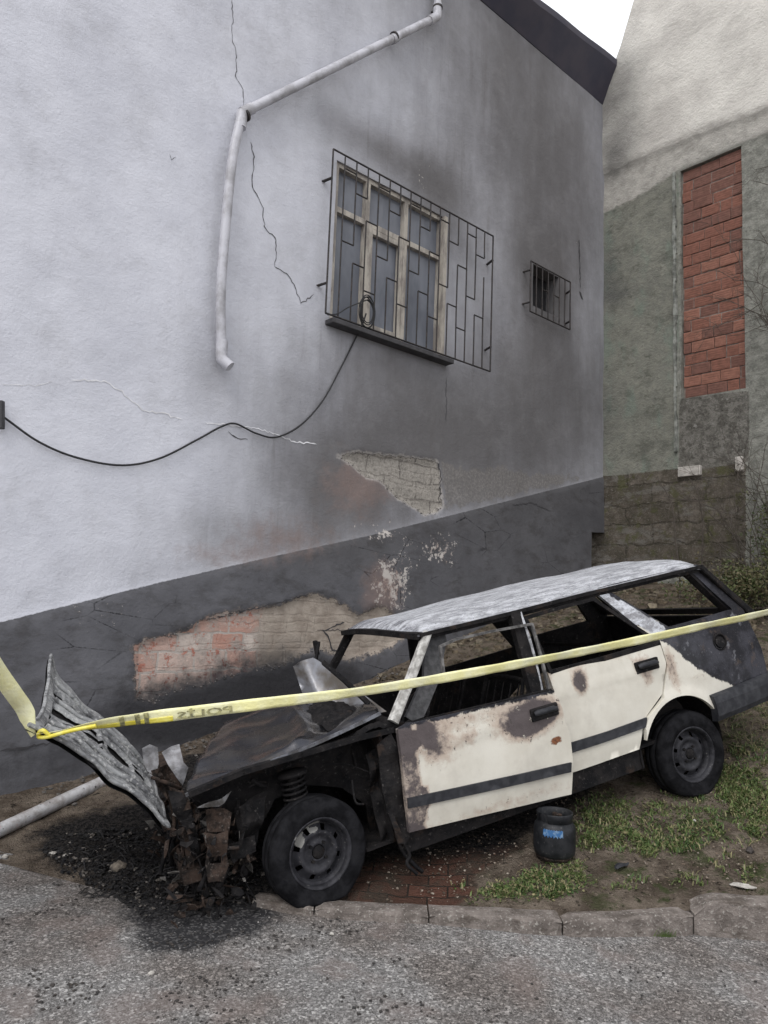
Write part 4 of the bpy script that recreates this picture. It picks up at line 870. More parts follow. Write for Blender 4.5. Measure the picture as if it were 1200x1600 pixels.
# wheels ------------------------------------------------------------------
dn = np.array([-AX[2], -AY[2], -AZ[2]])
def wheel(c, yaw, flat, far=False, squash=None, spot=None):
    r = .283; ws_ = .965; sg = 1 if not far else -1
    Rz = np.array([[math.cos(yaw), -math.sin(yaw), 0], [math.sin(yaw), math.cos(yaw), 0], [0, 0, 1]])
    def place(V, tyre=False):
        V = np.array(V, float)*np.array([ws_, 1, ws_]); V[:, 1] *= sg; V = V @ Rz.T
        if tyre:
            d = V @ squash; ex = np.clip(d-flat, 0, None); V = V-squash[None]*(ex*.96)[:, None]
            k = np.clip((d-flat+.05)/.08, 0, 1); V[:, 1] += np.sign(V[:, 1])*.028*k
        return V+np.array(c)
    hb = MB(); hb.lathe([(0, -.055), (.028, -.055), (.034, -.048), (.036, -.03), (.036, .05), (.0, .05)], 20, 'y')
    for k in range(4):
        a = math.pi/4+k*math.pi/2; hb.tube([(.055*math.cos(a), -.036, .055*math.sin(a)), (.055*math.cos(a), -.052, .055*math.sin(a))], .009, 6)
    hb.lathe([(.12, .02), (.125, .03), (.125, .08), (0, .08)], 24, 'y')
    hb.v = [tuple(p) for p in place(hb.v)]; h = hb.build('wheel', CHAR, CAR, loc=CL)
    tb = MB(); tb.lathe([(.172, -.062), (.176, -.074), (.186, -.080), (.205, -.087), (.232, -.091), (.236, -.089), (.252, -.088), (.268, -.080), (.278, -.066), (.283, -.055), (.284, -.03), (.279, -.028), (.279, -.024), (.285, -.022), (.286, 0), (.285, .022), (.279, .024), (.279, .028), (.284, .03), (.283, .055), (.278, .066), (.268, .08), (.232, .09), (.186, .08), (.172, .062)], 72, 'y')
    V = np.array(tb.v); V += np.array([[noise.noise(Vector((p[0]*14, p[1]*14, p[2]*14)))*.0035 for _ in range(3)] for p in V]); tb.v = [tuple(p) for p in place(V, True)]
    tb.build('tyre', RUB, h)
    rb = MB(); prof = [(.172, -.060), (.181, -.072), (.184, -.079), (.180, -.082), (.172, -.078), (.164, -.066), (.160, -.050), (.158, -.030), (.152, -.020), (.142, -.022), (.122, -.034), (.112, -.046), (.102, -.050), (.088, -.046), (.078, -.036), (.062, -.034), (.048, -.040), (.038, -.046), (.036, -.03)]
    n = 96; rb.lathe(prof, n, 'y', skip=lambda i, k: i in (9, 10) and (k % 12) in (4, 5, 6))
    rb.lathe([(.172, -.060), (.150, -.045), (.150, .05), (.172, .062)], 48, 'y')
    V = place(rb.v); rb.v = [tuple(p) for p in V]
    sp_ = None
    if spot is not None:
        L = V-np.array(c); sp_ = np.zeros(len(V))
        for (dx, dz, rr2) in spot: sp_ += (L[:, 1] < -.025)*np.exp(-(((L[:, 0]-dx)**2+(L[:, 2]-dz)**2)/rr2**2))
    rb.build('rim', RIMM, h, attrs={'spot': sp_} if sp_ is not None else None)
FW = SP(492, 1328, .09); RW = SP(1070, 1176, .10)
dnf = dn+np.array([.08, 0, 0]); dnf /= np.linalg.norm(dnf)
wheel(FW, math.radians(8), .226, squash=dnf, spot=[(-.09, .10, .035), (-.02, .13, .03), (.02, .135, .03), (-.085, .075, .02)])
wheel(RW, 0, .25, squash=dnf, spot=None); wheel((FW[0], CW-.09, FW[2]), math.radians(8), .262, True, squash=dnf); wheel((RW[0], CW-.1, RW[2]), 0, .262, True, squash=dnf)
print('FW bottom world', c2w(np.array(FW)+dn*.25), 'ground', gz(c2w(FW)[0], c2w(FW)[1]), 'RW', c2w(np.array(RW)+dn*.26), gz(c2w(RW)[0], c2w(RW)[1]))
mb = MB(); mb.tube([(RW[0], .12, RW[2]), (RW[0], CW-.12, RW[2])], .04, 8); mb.build('axle', CHAR, CAR, loc=CL)

# engine bay ----------------------------------------------------------------
BX = -.60
# upper wing rail
polybar('wing_rail', [SP(296, 1240, .05), SP(380, 1205, .05), SP(470, 1178, .05), SP(560, 1152, .05), SP(612, 1140, .05)], .028, .05, CHAR)
polybar('wing_rail', [SP(292, 1234, 1.5), SP(470, 1170, 1.5), SP(600, 1132, 1.5)], .03, .06, CHAR)
IW = CS([(300, 1245), (400, 1205), (500, 1172), (612, 1150), (618, 1240), (632, 1310), (590, 1330), (575, 1260), (540, 1235), (480, 1230), (430, 1250), (400, 1300), (330, 1300)], .22)
sheet('inner_wing', IW, [], .05, lambda U, V: np.c_[U, .26+.05*np.sin(U*9)*np.sin(V*11), V], inward(.02), CHAR, CAR, loc=CL)
mb = MB(); x0, z0 = S(462, 1240, .16)
hel = [(x0+.062*math.cos(a), .17+.062*math.sin(a), z0-.09+.028*a/(2*math.pi)*1.0) for a in arc(0, 2*math.pi*6.5, 110)]
mb.tube(hel, .0075, 6); mb.build('suspension_spring', CHAR, CAR, loc=CL)
mb = MB(); mb.tube([(x0, .17, z0-.22), (x0, .17, z0+.1)], .028, 10); mb.lathe([(.0, z0+.12), (.08, z0+.115), (.085, z0+.10), (0, z0+.1)], 20, 'z', (x0, .17, 0)); mb.build('strut', CHAR, CAR, loc=CL)
mb = MB(); mb.bar((FW[0]-.1, .2, FW[2]-.05), (FW[0], .6, FW[2]+.02), .09, .03); mb.bar((FW[0]+.15, .2, FW[2]-.03), (FW[0], .6, FW[2]+.02), .06, .03); mb.build('suspension_arm', CHAR, CAR, loc=CL)
def scrap(name, px, y, mat, t=.006, bend=.03, hole=None, seed=1, dy=0.):
    P = CS(px, y); hs_ = [CS(hole, y)] if hole else []
    x0_ = np.mean([p[0] for p in P])
    fn = lambda U, V: np.c_[U, y+dy*(U-x0_)+np.array([noise.noise(Vector((a*9+seed, seed, b*9)))*bend*1.6 for a, b in zip(U, V)]), V]
    return sheet(name, P, hs_, .02, fn, inward(t), mat, CAR, loc=CL, smooth=False)
scrap('torn_plate', [(222, 1170), (234, 1163), (246, 1167), (248, 1190), (243, 1212), (230, 1205), (224, 1188)], .85, PLATE, seed=2)
scrap('torn_plate', [(253, 1176), (268, 1168), (281, 1164), (286, 1190), (294, 1199), (290, 1215), (286, 1228), (276, 1215), (262, 1194)], .35, PLATE, seed=3)
scrap('wing_fragment', [(308, 1262), (325, 1254), (345, 1247), (362, 1237), (350, 1254), (341, 1260), (324, 1262)], .06, simple('dull_plate', (.16, .16, .165), (.06, .055, .05), .5, 25, .5), seed=5, bend=.04)
scrap('wing_fragment', [(322, 1266), (350, 1262), (362, 1270), (356, 1301), (344, 1298), (326, 1303)], .06, RUSTC, seed=7, bend=.04)
scrap('bumper_bracket', [(318, 1300), (338, 1303), (356, 1298), (354, 1335), (358, 1352), (348, 1377), (338, 1374), (325, 1378), (321, 1350), (324, 1325)], .02, RUSTC, seed=8, hole=[(327, 1340), (346, 1338), (346, 1349), (328, 1350)], bend=.02)
scrap('radiator_support', [(276, 1270), (296, 1266), (298, 1300), (296, 1318), (284, 1316), (280, 1295)], .18, RUSTC, seed=9)
scrap('radiator_support', [(262, 1235), (284, 1238), (300, 1262), (306, 1300), (312, 1335), (300, 1340), (292, 1300), (270, 1268)], .12, CHAR, seed=10, bend=.05)
scrap('hinge_post', [(590, 1165), (612, 1146), (622, 1170), (628, 1230), (641, 1308), (624, 1316), (612, 1275), (598, 1240)], .02, CHAR, seed=11, bend=.02)
scrap('hinge_post_edge', [(598, 1240), (603, 1243), (626, 1300), (640, 1306), (634, 1318), (622, 1318)], .0, CHAR, seed=12, bend=.01)
scrap('splash_panel', [(572, 1180), (590, 1170), (598, 1240), (606, 1300), (590, 1310), (582, 1250)], .12, CHAR, seed=13, bend=.05)
scrap('wing_fragment', [(366, 1262), (420, 1235), (405, 1300), (398, 1345), (380, 1352), (372, 1310)], .14, CHAR, seed=15, bend=.06)
scrap('valance_remnant', [(356, 1318), (398, 1306), (400, 1330), (362, 1347)], .08, CHAR, seed=16, bend=.04)
mb = MB(); p = spline([SP(628, 1312, .03), SP(640, 1335, .02), SP(636, 1350, .0), SP(652, 1366, -.02)], 6); mb.tube(p, .010, 6)
p = spline([SP(618, 1300, .05), SP(630, 1330, .05), SP(648, 1352, .02), SP(660, 1362, .02)], 6); mb.tube(p, .012, 6); mb.build('hanging_strap', CHAR, CAR, loc=CL)
mb = MB(); mb.bar((BX, .1, .02), (BX, CW-.1, .02), .09, .06); mb.bar((BX+.02, .1, .36), (BX+.02, CW-.1, .36), .05, .04)
for y in (.14, .48, .85, 1.2, 1.46): mb.bar((BX, y, .0), (BX+.02, y, .37), .035, .02, up=(0, 1, 0))
mb.build('front_crossmember', RUSTC, CAR, loc=CL)
mb = MB(); mb.box((.05, .8, .12), (.62, .36, .34), bev=.03); mb.box((.0, .8, .32), (.5, .22, .12), bev=.02); mb.box((-.33, .8, .15), (.04, .3, .3), bev=.01); mb.tube([(-.28, .6, .2), (-.28, .62, .32)], .09, 12)
mb.build('engine_block', CHAR, CAR, loc=CL)
mb = MB()
rr = random.Random(5)
for k in range(120):
    a = np.array([rr.uniform(-.66, .3), rr.uniform(.08, .5), rr.uniform(-.05, .36)]); d = np.array([rr.gauss(0, .08), rr.gauss(0, .06), rr.gauss(-.05, .1)]); b = a+d
    if math.hypot(b[0]-FW[0], b[2]-FW[2]) < .33 or math.hypot(a[0]-FW[0], a[2]-FW[2]) < .33: continue
    if b[2] > .38: continue
    m_ = (a+b)/2+np.array([rr.gauss(0, .02)]*3); mb.tube(spline([a, m_, b], 4), rr.choice([.003, .004, .006, .012]), 5)
tag(mb.build('burnt_wiring', CHAR, CAR, loc=CL), kind='stuff')
for pts, mat in (([(250, 1210), (262, 1235), (272, 1280), (268, 1305)], RUSTC), ([(300, 1290), (310, 1330), (300, 1360)], CHAR), ([(330, 1255), (342, 1300), (336, 1345)], RUSTC), ([(362, 1300), (372, 1338), (366, 1362)], RUSTC), ([(238, 1215), (258, 1222), (282, 1232)], RUSTC)):
    mb = MB(); mb.tube(spline([SP(u, v, random.uniform(.05, .3)) for u, v in pts], 5), random.uniform(.008, .016), 6); mb.build('bent_bar', mat, CAR, loc=CL)
FM = MB(); rr = random.Random(23)
for k in range(420):
    x = rr.gauss(-.52, .13); y = rr.uniform(.0, .9)**1.3; z = rr.uniform(-.22, .33)-max(0, (x+.45))*.3
    if math.hypot(x-FW[0], z-FW[2]) < .31 or x < -.74: continue
    e = np.array([rr.gauss(0, 1) for _ in range(3)]); e /= np.linalg.norm(e); g = np.cross(e, [rr.gauss(0, 1) for _ in range(3)]); g /= np.linalg.norm(g); n_ = np.cross(e, g)
    a_ = rr.uniform(.012, .055); b_ = rr.uniform(.005, .022); c_ = np.array([x, y, z]); k0 = n_*rr.uniform(-.015, .015)
    q_ = [c_-e*a_-g*b_*rr.uniform(.3, 1), c_+k0-g*b_, c_+e*a_*rr.uniform(.5, 1)-g*b_*.4, c_+e*a_+g*b_*rr.uniform(.2, 1), c_+k0+g*b_, c_-e*a_*.8+g*b_]
    FM.m = rr.choice([0, 0, 0, 0, 0, 1, 1, 1, 1, 2]); FM.add(q_+[p-n_*.003 for p in q_], [(0, 1, 4, 5), (1, 2, 3, 4), (11, 10, 7, 6), (10, 9, 8, 7), (0, 6, 7, 1), (1, 7, 8, 2), (2, 8, 9, 3), (3, 9, 10, 4), (4, 10, 11, 5), (5, 11, 6, 0)])
tag(FM.build('charred_scraps', [CHAR, RUSTC, simple('ash_scrap', (.15, .14, .13), (.06, .056, .05), .9, 30, .3)], CAR, loc=CL), kind='stuff')
scrap('front_panel_remnant', [(236, 1205), (262, 1195), (285, 1230), (292, 1262), (276, 1275), (262, 1250), (246, 1230)], .45, RUSTC, seed=21, bend=.08)
slab('inner_valance', [(-.55, .3, -.02), (-.55, CW-.3, -.02), (-.62, CW-.3, .3), (-.62, .3, .3)], .02, CHAR)
# bonnet skin buckled over the engine
rowsP = [(.06, [(290, 1240), (370, 1206), (450, 1177), (528, 1143), (592, 1113)]), (.10, [(292, 1228), (372, 1194), (452, 1164), (528, 1131), (590, 1108)]), (.16, [(296, 1218), (376, 1190), (470, 1160), (526, 1130), (588, 1106)]), (.40, [(308, 1190), (392, 1162), (482, 1148), (540, 1120), (585, 1103)]),
         (.75, [(328, 1158), (402, 1130), (474, 1128), (530, 1118), (580, 1100)]), (1.05, [(344, 1136), (405, 1112), (463, 1106), (515, 1113), (578, 1098)]), (1.25, [(350, 1130), (410, 1106), (461, 1092), (508, 1100), (570, 1095)])]
G = np.array([[SP(u, v, y) for u, v in r] for y, r in rowsP])
def catm(G, n, axis):
    G = np.moveaxis(G, axis, 0); out = []
    for i in range(G.shape[0]-1):
        p0 = G[max(0, i-1)]; p1 = G[i]; p2 = G[i+1]; p3 = G[min(G.shape[0]-1, i+2)]
        for k in range(n):
            t = k/n; out.append(.5*((2*p1)+(-p0+p2)*t+(2*p0-5*p1+4*p2-p3)*t*t+(-p0+3*p1-3*p2+p3)*t**3))
    out.append(G[-1]); return np.moveaxis(np.array(out), 0, axis)
G = catm(catm(G, 6, 0), 8, 1); a_, b_, _ = G.shape
for i in range(a_):
    for j in range(b_):
        ti, tj = i/(a_-1), j/(b_-1); G[i, j, 2] += math.sin(math.pi*ti)*(-.05*math.exp(-((tj-.25)/.12)**2)+.045*math.exp(-((tj-.5-.12*(.5-ti))/.035)**2)-.045*math.exp(-((tj-.68)/.08)**2)+.02*math.exp(-((tj-.9)/.04)**2))
        G[i, j, 2] += noise.noise(Vector((G[i, j, 0]*6, G[i, j, 1]*6, 1)))*.02*(1 if i > 6 else .3)
V = G.reshape(-1, 3); F = [(i*b_+j, i*b_+j+1, (i+1)*b_+j+1, (i+1)*b_+j) for i in range(a_-1) for j in range(b_-1)]
o = mesh_obj('bonnet_skin', V, F, BLACKSHEET, CAR, smooth=True, loc=CL); md = o.modifiers.new('t', 'SOLIDIFY'); md.thickness = .01; md.offset = -1
polybar('bonnet_edge', [tuple(G[0, j]+np.array([0, -.01, -.006])) for j in range(0, b_, 4)], .016, .016, simple('edge_sheen', (.20, .21, .235), (.07, .068, .07), .4, 16, .3, metal=.3))  # paler bar colour stands for the sheen along the near edge
FL = [(466, 1043), (480, 1036), (499, 1029), (506, 1034), (540, 1066), (582, 1105), (566, 1110), (520, 1104), (480, 1100), (472, 1080)]
Pf = CS(FL, 1.22); fx0 = S(472, 1060, 1.22)[0]; fx1 = S(503, 1034, 1.22)[0]
def flap_fn(U, V):
    t = (U-fx0); return np.c_[U, 1.30-.55*np.abs(t-.09)+.55*(V-.6)+.02*np.sin(U*16+V*9), V]
o = sheet('bonnet_flap', Pf, [], .03, flap_fn, inward(.008), simple('sky_pale_sheet', (.26, .27, .30), (.10, .085, .07), .32, 5, .2, metal=.4), CAR, loc=CL)  # flap colour lightened to stand for reflected sky
polybar('flap_edge', [SP(506, 1036, 1.2), SP(540, 1065, 1.05), SP(583, 1106, .8)], .03, .03, CHAR)
# cowl: flaky charred scuttle
V = []; nu, nv = 24, 40
for i in range(nu+1):
    for j in range(nv+1):
        x = .30+.34*i/nu; y = .05+(CW-.1)*j/nv; z = .475+.035*math.sin(math.pi*min(1, i/nu))+noise.noise(Vector((x*14, y*14, 0)))*.022+noise.noise(Vector((x*40, y*40, 0)))*.010
        V.append((x, y, z))
F = [(i*(nv+1)+j, (i+1)*(nv+1)+j, (i+1)*(nv+1)+j+1, i*(nv+1)+j+1) for i in range(nu) for j in range(nv)]
o = mesh_obj('scuttle', V, F, CHAR, CAR, loc=CL); md = o.modifiers.new('t', 'SOLIDIFY'); md.thickness = .03; md.offset = -1
# far mirror
mb = MB(); p = SP(494, 1030, CW+.02); q = SP(498, 1003, CW+.06); mb.tube([p, q], .014, 6); mb.box(SP(494, 1012, CW+.08), (.03, .05, .11), bev=.008); mb.build('wing_mirror', CHAR, CAR, loc=CL)

# open bonnet frame (front hinged) -------------------------------------------------
m = Mt('bonnet_inner', .6, .45, .25); n1 = m.noise(4, 6, .7, m.map(scale=(.6, 2, 1))); n2 = m.noise(50, 5, .7); n3 = m.noise(9, 5, .7)
c = m.mix(m.step(n1, .36, .62), (.13, .132, .137), (.34, .345, .345)); c = m.mix(m.step(n2, .5, .66, 0, .8), c, (.58, .58, .56)); c = m.mix(m.step(n3, .54, .66, 0, .8), c, (.05, .05, .054))
m.set('Base Color', c); m.set('Normal', m.bump(m.math('ADD', n3, n2), .5, .006)); BONN = m.m
H0 = np.array(SP(264, 1290, .06)); H1_ = H0+np.array([.0, 1.28, .05]); T0 = np.array(SP(50, 1128, .0)); T1 = np.array(SP(68, 1036, 1.24))
nx_, ny_ = 64, 48
nrm = np.cross(T0-H0, H1_-H0); nrm /= np.linalg.norm(nrm)
if nrm[2] < 0: nrm = -nrm
BASEB = []
def bon(a, b):   # a: hinge->tip, b: near->far
    e = .5-abs(b-.5); P = (H0*(1-b)+H1_*b)*(1-a)+(T0*(1-b)+T1*b)*a
    P = P + nrm*(.02*math.sin(math.pi*a)-.07*math.sin(math.pi*b)*a**3)              # crown
    P = P + (T0-H0)*(-.10*math.sin(math.pi*b)*a**2)
    if a > .9: P = P+nrm*.35*(a-.9)*(.2+b)
    P = P+nrm*(.05*noise.noise(Vector((a*2.3, b*2.1, 5)))+.02*noise.noise(Vector((a*6, b*5, 2))))
    return P
def depthf(a, b):
    d = 0.
    rim = min(a, 1-a, b*1.1, (1-b)*1.1)
    if rim > .07:
        chan = [(.15, .30), (.35, .62), (.67, .86)]
        for lo, hi in chan:
            if lo < b < hi: d = .024*min(1, min(b-lo, hi-b)/.018)
        if .46 < a < .52: d *= .25
        if abs(a-.2) < .03: d *= .3
    return d
V = [bon(i/nx_, j/ny_)-nrm*depthf(i/nx_, j/ny_)+nrm*noise.noise(Vector((i*.3, j*.3, 0)))*.004 for i in range(nx_+1) for j in range(ny_+1)]
def slot(i, j):
    a, b = (i+.5)/nx_, (j+.5)/ny_
    if .09 < a < .93 and not (.45 < a < .50) and not (.22 < a < .24):
        for lo, hi in ((.16, .20), (.24, .29), (.37, .42), (.46, .50), (.55, .60), (.69, .72), (.77, .83), (.90, .94)):
            if lo < b < hi: return (int(lo*100)+int(a*11)) % 5 != 0
    return .04 < a < .08 and .06 < b < .12
F = [(i*(ny_+1)+j, i*(ny_+1)+j+1, (i+1)*(ny_+1)+j+1, (i+1)*(ny_+1)+j) for i in range(nx_) for j in range(ny_) if not slot(i, j)]
bn = mesh_obj('bonnet_panel', V, F, BONN, CAR, loc=CL)
V = [bon(i/nx_, j/ny_)-nrm*.034 for i in range(nx_+1) for j in range(ny_+1)]
F = [(i*(ny_+1)+j, i*(ny_+1)+j+1, (i+1)*(ny_+1)+j+1, (i+1)*(ny_+1)+j) for i in range(nx_) for j in range(ny_)]
mesh_obj('outer_skin', V, F, CHAR, bn)
for nm__, fn_, r_ in (('flange', lambda t: bon(t, 0), .011), ('flange', lambda t: bon(t, 1), .010), ('flange', lambda t: bon(1, t), .011), ('flange', lambda t: bon(0, t), .013)):
    mb = MB(); mb.tube([fn_(t)-nrm*.005 for t in arc(0, 1, 24)], r_, 6); mb.build(nm__, BONN, bn)
for b in (.33, .64, .88, .10):
    mb = MB(); mb.tube([bon(t, b)+nrm*.006 for t in arc(.08, .93, 24)], .016, 6); mb.build('stiffener', BONN, bn)

# ================================================================== BARRIER TAPE
def at(u, v, Y): d = ray(u, v); return CP + d*(Y/d[1])
tipY = c2w(bon(1, .05))[1]; print('tipY', tipY)
m = Mt('barrier_tape', .35, .5); n1 = m.noise(6, 4, .6); m.set('Base Color', m.mix(m.step(n1, .35, .7), (.90, .86, .42), (.95, .94, .66))); m.set('Normal', m.bump(m.math('ADD', m.noise(18, 4, .7), m.noise(55, 3)), .6, .006))
m.set('Transmission Weight', 0.); TAPEM = m.m
m = Mt('barrier_tape_yellow', .4, .5); n1 = m.noise(20, 4, .6); m.set('Base Color', m.mix(m.step(n1, .4, .7), (.72, .62, .06), (.80, .74, .20))); TAPEY = m.m
tp = [(60, 1147, tipY-.05), (120, 1138, tipY-.03), (180, 1128, tipY), (300, 1113, tipY+.07), (430, 1097, tipY+.16), (560, 1081, tipY+.27), (700, 1058, tipY+.41), (850, 1030, tipY+.58), (1000, 1000, tipY+.76), (1110, 976, tipY+.9), (1210, 954, tipY+1.03), (1500, 880, tipY+1.5)]
tp3 = spline([at(*p) for p in tp], 16); L_ = np.r_[0, np.cumsum(np.linalg.norm(np.diff(tp3, axis=0), axis=1))]
def tape_frame(l):
    l = np.atleast_1d(l); P = np.array([np.interp(l, L_, tp3[:, k]) for k in range(3)]).T
    T = np.array([np.interp(l+.02, L_, tp3[:, k])-np.interp(l-.02, L_, tp3[:, k]) for k in range(3)]).T; T /= np.linalg.norm(T, axis=1)[:, None]+1e-9
    tw = np.interp(l, [0, .12, .3, .5, 1.2, 2.5, 4], [1.25, 1.3, .6, .25, .15, .3, .45])+.10*np.sin(l*5.3)+.07*np.sin(l*17+1)+.05*np.sin(l*31)
    out = np.cross(T, np.array([0, 0, 1.])); out /= np.linalg.norm(out, axis=1)[:, None]; upv = np.cross(out, T)
    W_ = upv*np.cos(tw)[:, None]+out*np.sin(tw)[:, None]; return P, W_, np.cross(T, W_)
def wf_(p): return 1.3-.3*min(1, max(0, (p[0]+1.35)/1.2))
def ribbon(name, ls, lo, hi, mat, parent=None, off=0., t=.0012):
    P, W_, Nn = tape_frame(ls); V = []; vs = np.linspace(lo, hi, 5)
    for p, w_, nn in zip(P, W_, Nn):
        for q in vs: V.append(p+w_*q*wf_(p)+nn*(off+.002*math.sin(q*60)))
        for q in vs: V.append(p+w_*q*wf_(p)+nn*(off+.002*math.sin(q*60)-t))
    n = len(ls); k = 5; F = []
    for i in range(n-1):
        for j in range(k-1): F += [(i*10+j, (i+1)*10+j, (i+1)*10+j+1, i*10+j+1), (i*10+5+j+1, (i+1)*10+5+j+1, (i+1)*10+5+j, i*10+5+j)]
        F += [(i*10, i*10+5, (i+1)*10+5, (i+1)*10), (i*10+4, (i+1)*10+4, (i+1)*10+9, i*10+9)]
    return mesh_obj(name, V, F, mat, parent, smooth=True)
TP = ribbon('barrier_tape', np.linspace(0, L_[-1], 260), -.0265, .0265, TAPEM)
tag(TP, 'yellow and white plastic police tape stretched from the open bonnet across the burnt car', 'barrier tape')
INK = simple('tape_ink', (.16, .155, .09), (.50, .47, .22), .6, 45, 0)
def text_on(txt, l0, size, mirror=True):
    cu = bpy.data.curves.new('t', 'FONT'); cu.body = txt; cu.size = size; cu.resolution_u = 2; cu.offset = .0012
    o = bpy.data.objects.new('t', cu); COL.objects.link(o); bpy.context.view_layer.update()
    me = bpy.data.meshes.new_from_object(o.evaluated_get(bpy.context.evaluated_depsgraph_get())); COL.objects.unlink(o); bpy.data.objects.remove(o)
    bmx = bmesh.new(); bmx.from_mesh(me); bmesh.ops.triangulate(bmx, faces=bmx.faces[:]); V = np.array([tuple(v.co) for v in bmx.verts]); F = [tuple(v.index for v in f.verts) for f in bmx.faces]; bmx.free()
    V[:, 0] *= 2.1; wd = V[:, 0].max(); ls = l0+(wd-V[:, 0] if mirror else V[:, 0]); P, W_, Nn = tape_frame(ls)
    return P, W_, Nn, V, F
for l0 in (.62,):
    P, W_, Nn, V, F = text_on('POLİS', l0, .046)
    d0 = (CP-P[0]).dot(Nn[0]); sgn = 1 if d0 > 0 else -1
    yy = V[:, 1]-V[:, 1].max()/2
    for sg in (1,):
        Vt = P+W_*yy[:, None]+Nn*(sgn*.0045); mesh_obj('lettering', Vt, F, INK, TP)
# dark hatch marks near the knot
for l0 in (.36, .43, .47):
    o = ribbon('printed_bar', np.linspace(l0, l0+.022, 5), -.025, .025, INK, TP, off=.0045 if sgn > 0 else -.004)
# loose end to the left of the bonnet corner
a0 = at(52, 1150, tipY-.03); q = [a0, at(40, 1112, tipY-.06), at(22, 1085, tipY-.14), at(-6, 1045, tipY-.25), at(-60, 960, tipY-.5)]
q = spline(q, 10); V = []
for i, p in enumerate(q):
    k = min(1, i/8); w_ = (at(100, 1065, tipY)-at(60, 1090, tipY)); w_ /= np.linalg.norm(w_); hw = .012+.028*k; n2_ = np.array([0, -1, .2])
    V += [p-w_*hw, p+w_*hw*.3+n2_*.006, p+w_*hw, p+w_*hw+np.array([0, .0015, 0]), p-w_*hw+np.array([0, .0015, 0])]
F = [(i*5+j, i*5+(j+1) % 5, (i+1)*5+(j+1) % 5, (i+1)*5+j) for i in range(len(q)-1) for j in range(5)]
mesh_obj('tape_end', V, F, TAPEM, TP, smooth=True)
mb = MB(); kn = spline([at(78, 1150, tipY-.08), at(66, 1141, tipY-.09), at(60, 1150, tipY-.05), at(72, 1152, tipY-.08), at(110, 1142, tipY-.09), at(150, 1134, tipY-.08)], 5); mb.tube(kn, .010, 5); mb.build('knot', TAPEY, TP)
P, W_, Nn = tape_frame(np.linspace(0, .33, 14)); 
ribbon('yellow_fold', np.linspace(.05, .60, 20), -.025, -.004, TAPEY, TP, off=.004 if sgn > 0 else -.004)

# ================================================================== CABLE ON THE WALL
CABM = simple('black_cable', (.02, .02, .022), bump=0)
def WW(u, v, off=-.03):
    q_ = hit(u, v, WP+WY*off, WY); return q_
cab = [WW(-60, 610), WW(3, 650), WW(60, 690), WW(120, 715), WW(190, 727), WW(250, 716), WW(310, 686), WW(345, 667), WW(368, 662), WW(400, 677), WW(432, 683), WW(470, 664), WW(505, 625), WW(535, 570), WW(556, 528), WW(566, 508, -.12), WW(572, 490, -.13)]
pts = spline(cab, 10)
mb = MB(); mb.tube(pts, .0085, 6); tc = mb.build('power_cable', CABM); tag(tc, 'thin black cable sagging across the grey wall up to the barred window', 'cable')
mb = MB(); cc = WL(574, 487, -.13); pc_ = []
for k in range(150):
    a = k/150*2*math.pi*4.3; r1 = .125+.02*math.sin(k*.11); pc_.append(wloc(cc[0]+r1*.72*math.cos(a), -.13-.012*math.sin(a*.5), cc[1]+r1*1.15*math.sin(a)+.01*math.sin(k*.07)))
mb.tube(pc_, .006, 5); mb.tube(spline([pc_[-1], WW(545, 480, -.13), WW(528, 490, -.12), WW(512, 492, -.11)], 6), .006, 5)
tag(mb.build('cable_coil', CABM), 'small coil of black wire hanging on the window bars', 'cable coil')
mb = MB(); p = WL(2, 655); q = WL(497, 456)
mb.bar(wloc(WL(-3, 628)[0], -.05, WL(-3, 628)[1]), wloc(WL(-3, 672)[0], -.05, WL(-3, 672)[1]), .05, .05, up=(1, 0, 0), bev=.008)
tag(mb.build('cable_bracket', simple('bracket_dark', (.06, .06, .065), bump=.1)), 'dark upright bracket holding the cable at the left edge of the wall', 'bracket')

# ================================================================== FALLEN PIPE
m = Mt('fallen_pvc', .5, .5); n1 = m.noise(7, 6, .7); c = m.mix(m.step(n1, .4, .62), (.52, .52, .53), (.30, .28, .27)); c = m.mix(m.step(m.noise(30, 5, .7), .6, .66), c, (.05, .045, .045)); c = m.mix(m.step(m.noise(12, 4, .7, m.map(loc=(2, 3, 3))), .6, .68, 0, .6), c, (.45, .28, .25)); m.set('Base Color', c)
def gpt(u, v, h=.05): p = ground_hit(u, v).copy(); p[2] = float(gz(p[0], p[1])[0])+h; return p
pa_ = at(-60, 1325, 4.56); pb_ = hit(215, 1196, WP-WY*.10, WY)
mb = MB(); mb.tube([pa_, (pa_+pb_)/2, pb_], .043, 14); fp = mb.build('fallen_pipe', m.m); tag(fp, 'dirty white plastic pipe lying at the foot of the wall behind the open bonnet', 'pipe')
print('pipe z', pa_[2], pb_[2], gz(pa_[0], pa_[1]), gz(pb_[0], pb_[1]))

# ================================================================== GAS CYLINDER
g = ground_hit(866, 1340); gzv_ = float(gz(g[0], g[1])[0]); GC = empty('gas_cylinder', (g[0], g[1], gzv_)); k = g[1]/1155.
gr_ = 62*k/2; gh = 66*k
tag(GC, 'scorched black gas canister with blue label scraps beside the burnt front door', 'gas cylinder')
m = Mt('canister', .5, .3, .1); n1 = m.noise(12, 6, .7); c = m.mix(m.step(n1, .35, .65), (.007, .008, .010), (.024, .025, .028)); c = m.mix(m.step(m.noise(50, 4, .7), .6, .7, 0, .6), c, (.12, .115, .11)); m.set('Base Color', c); m.set('Normal', m.bump(n1, .3, .006)); CAN = m.m
mb = MB(); mb.lathe([(0, .012), (gr_*.8, .01), (gr_*.97, .03), (gr_, .06), (gr_, gh*.62), (gr_*.96, gh*.72), (gr_*.82, gh*.80), (gr_*.62, gh*.84), (0, gh*.86)], 40); mb.build('body', CAN, GC)
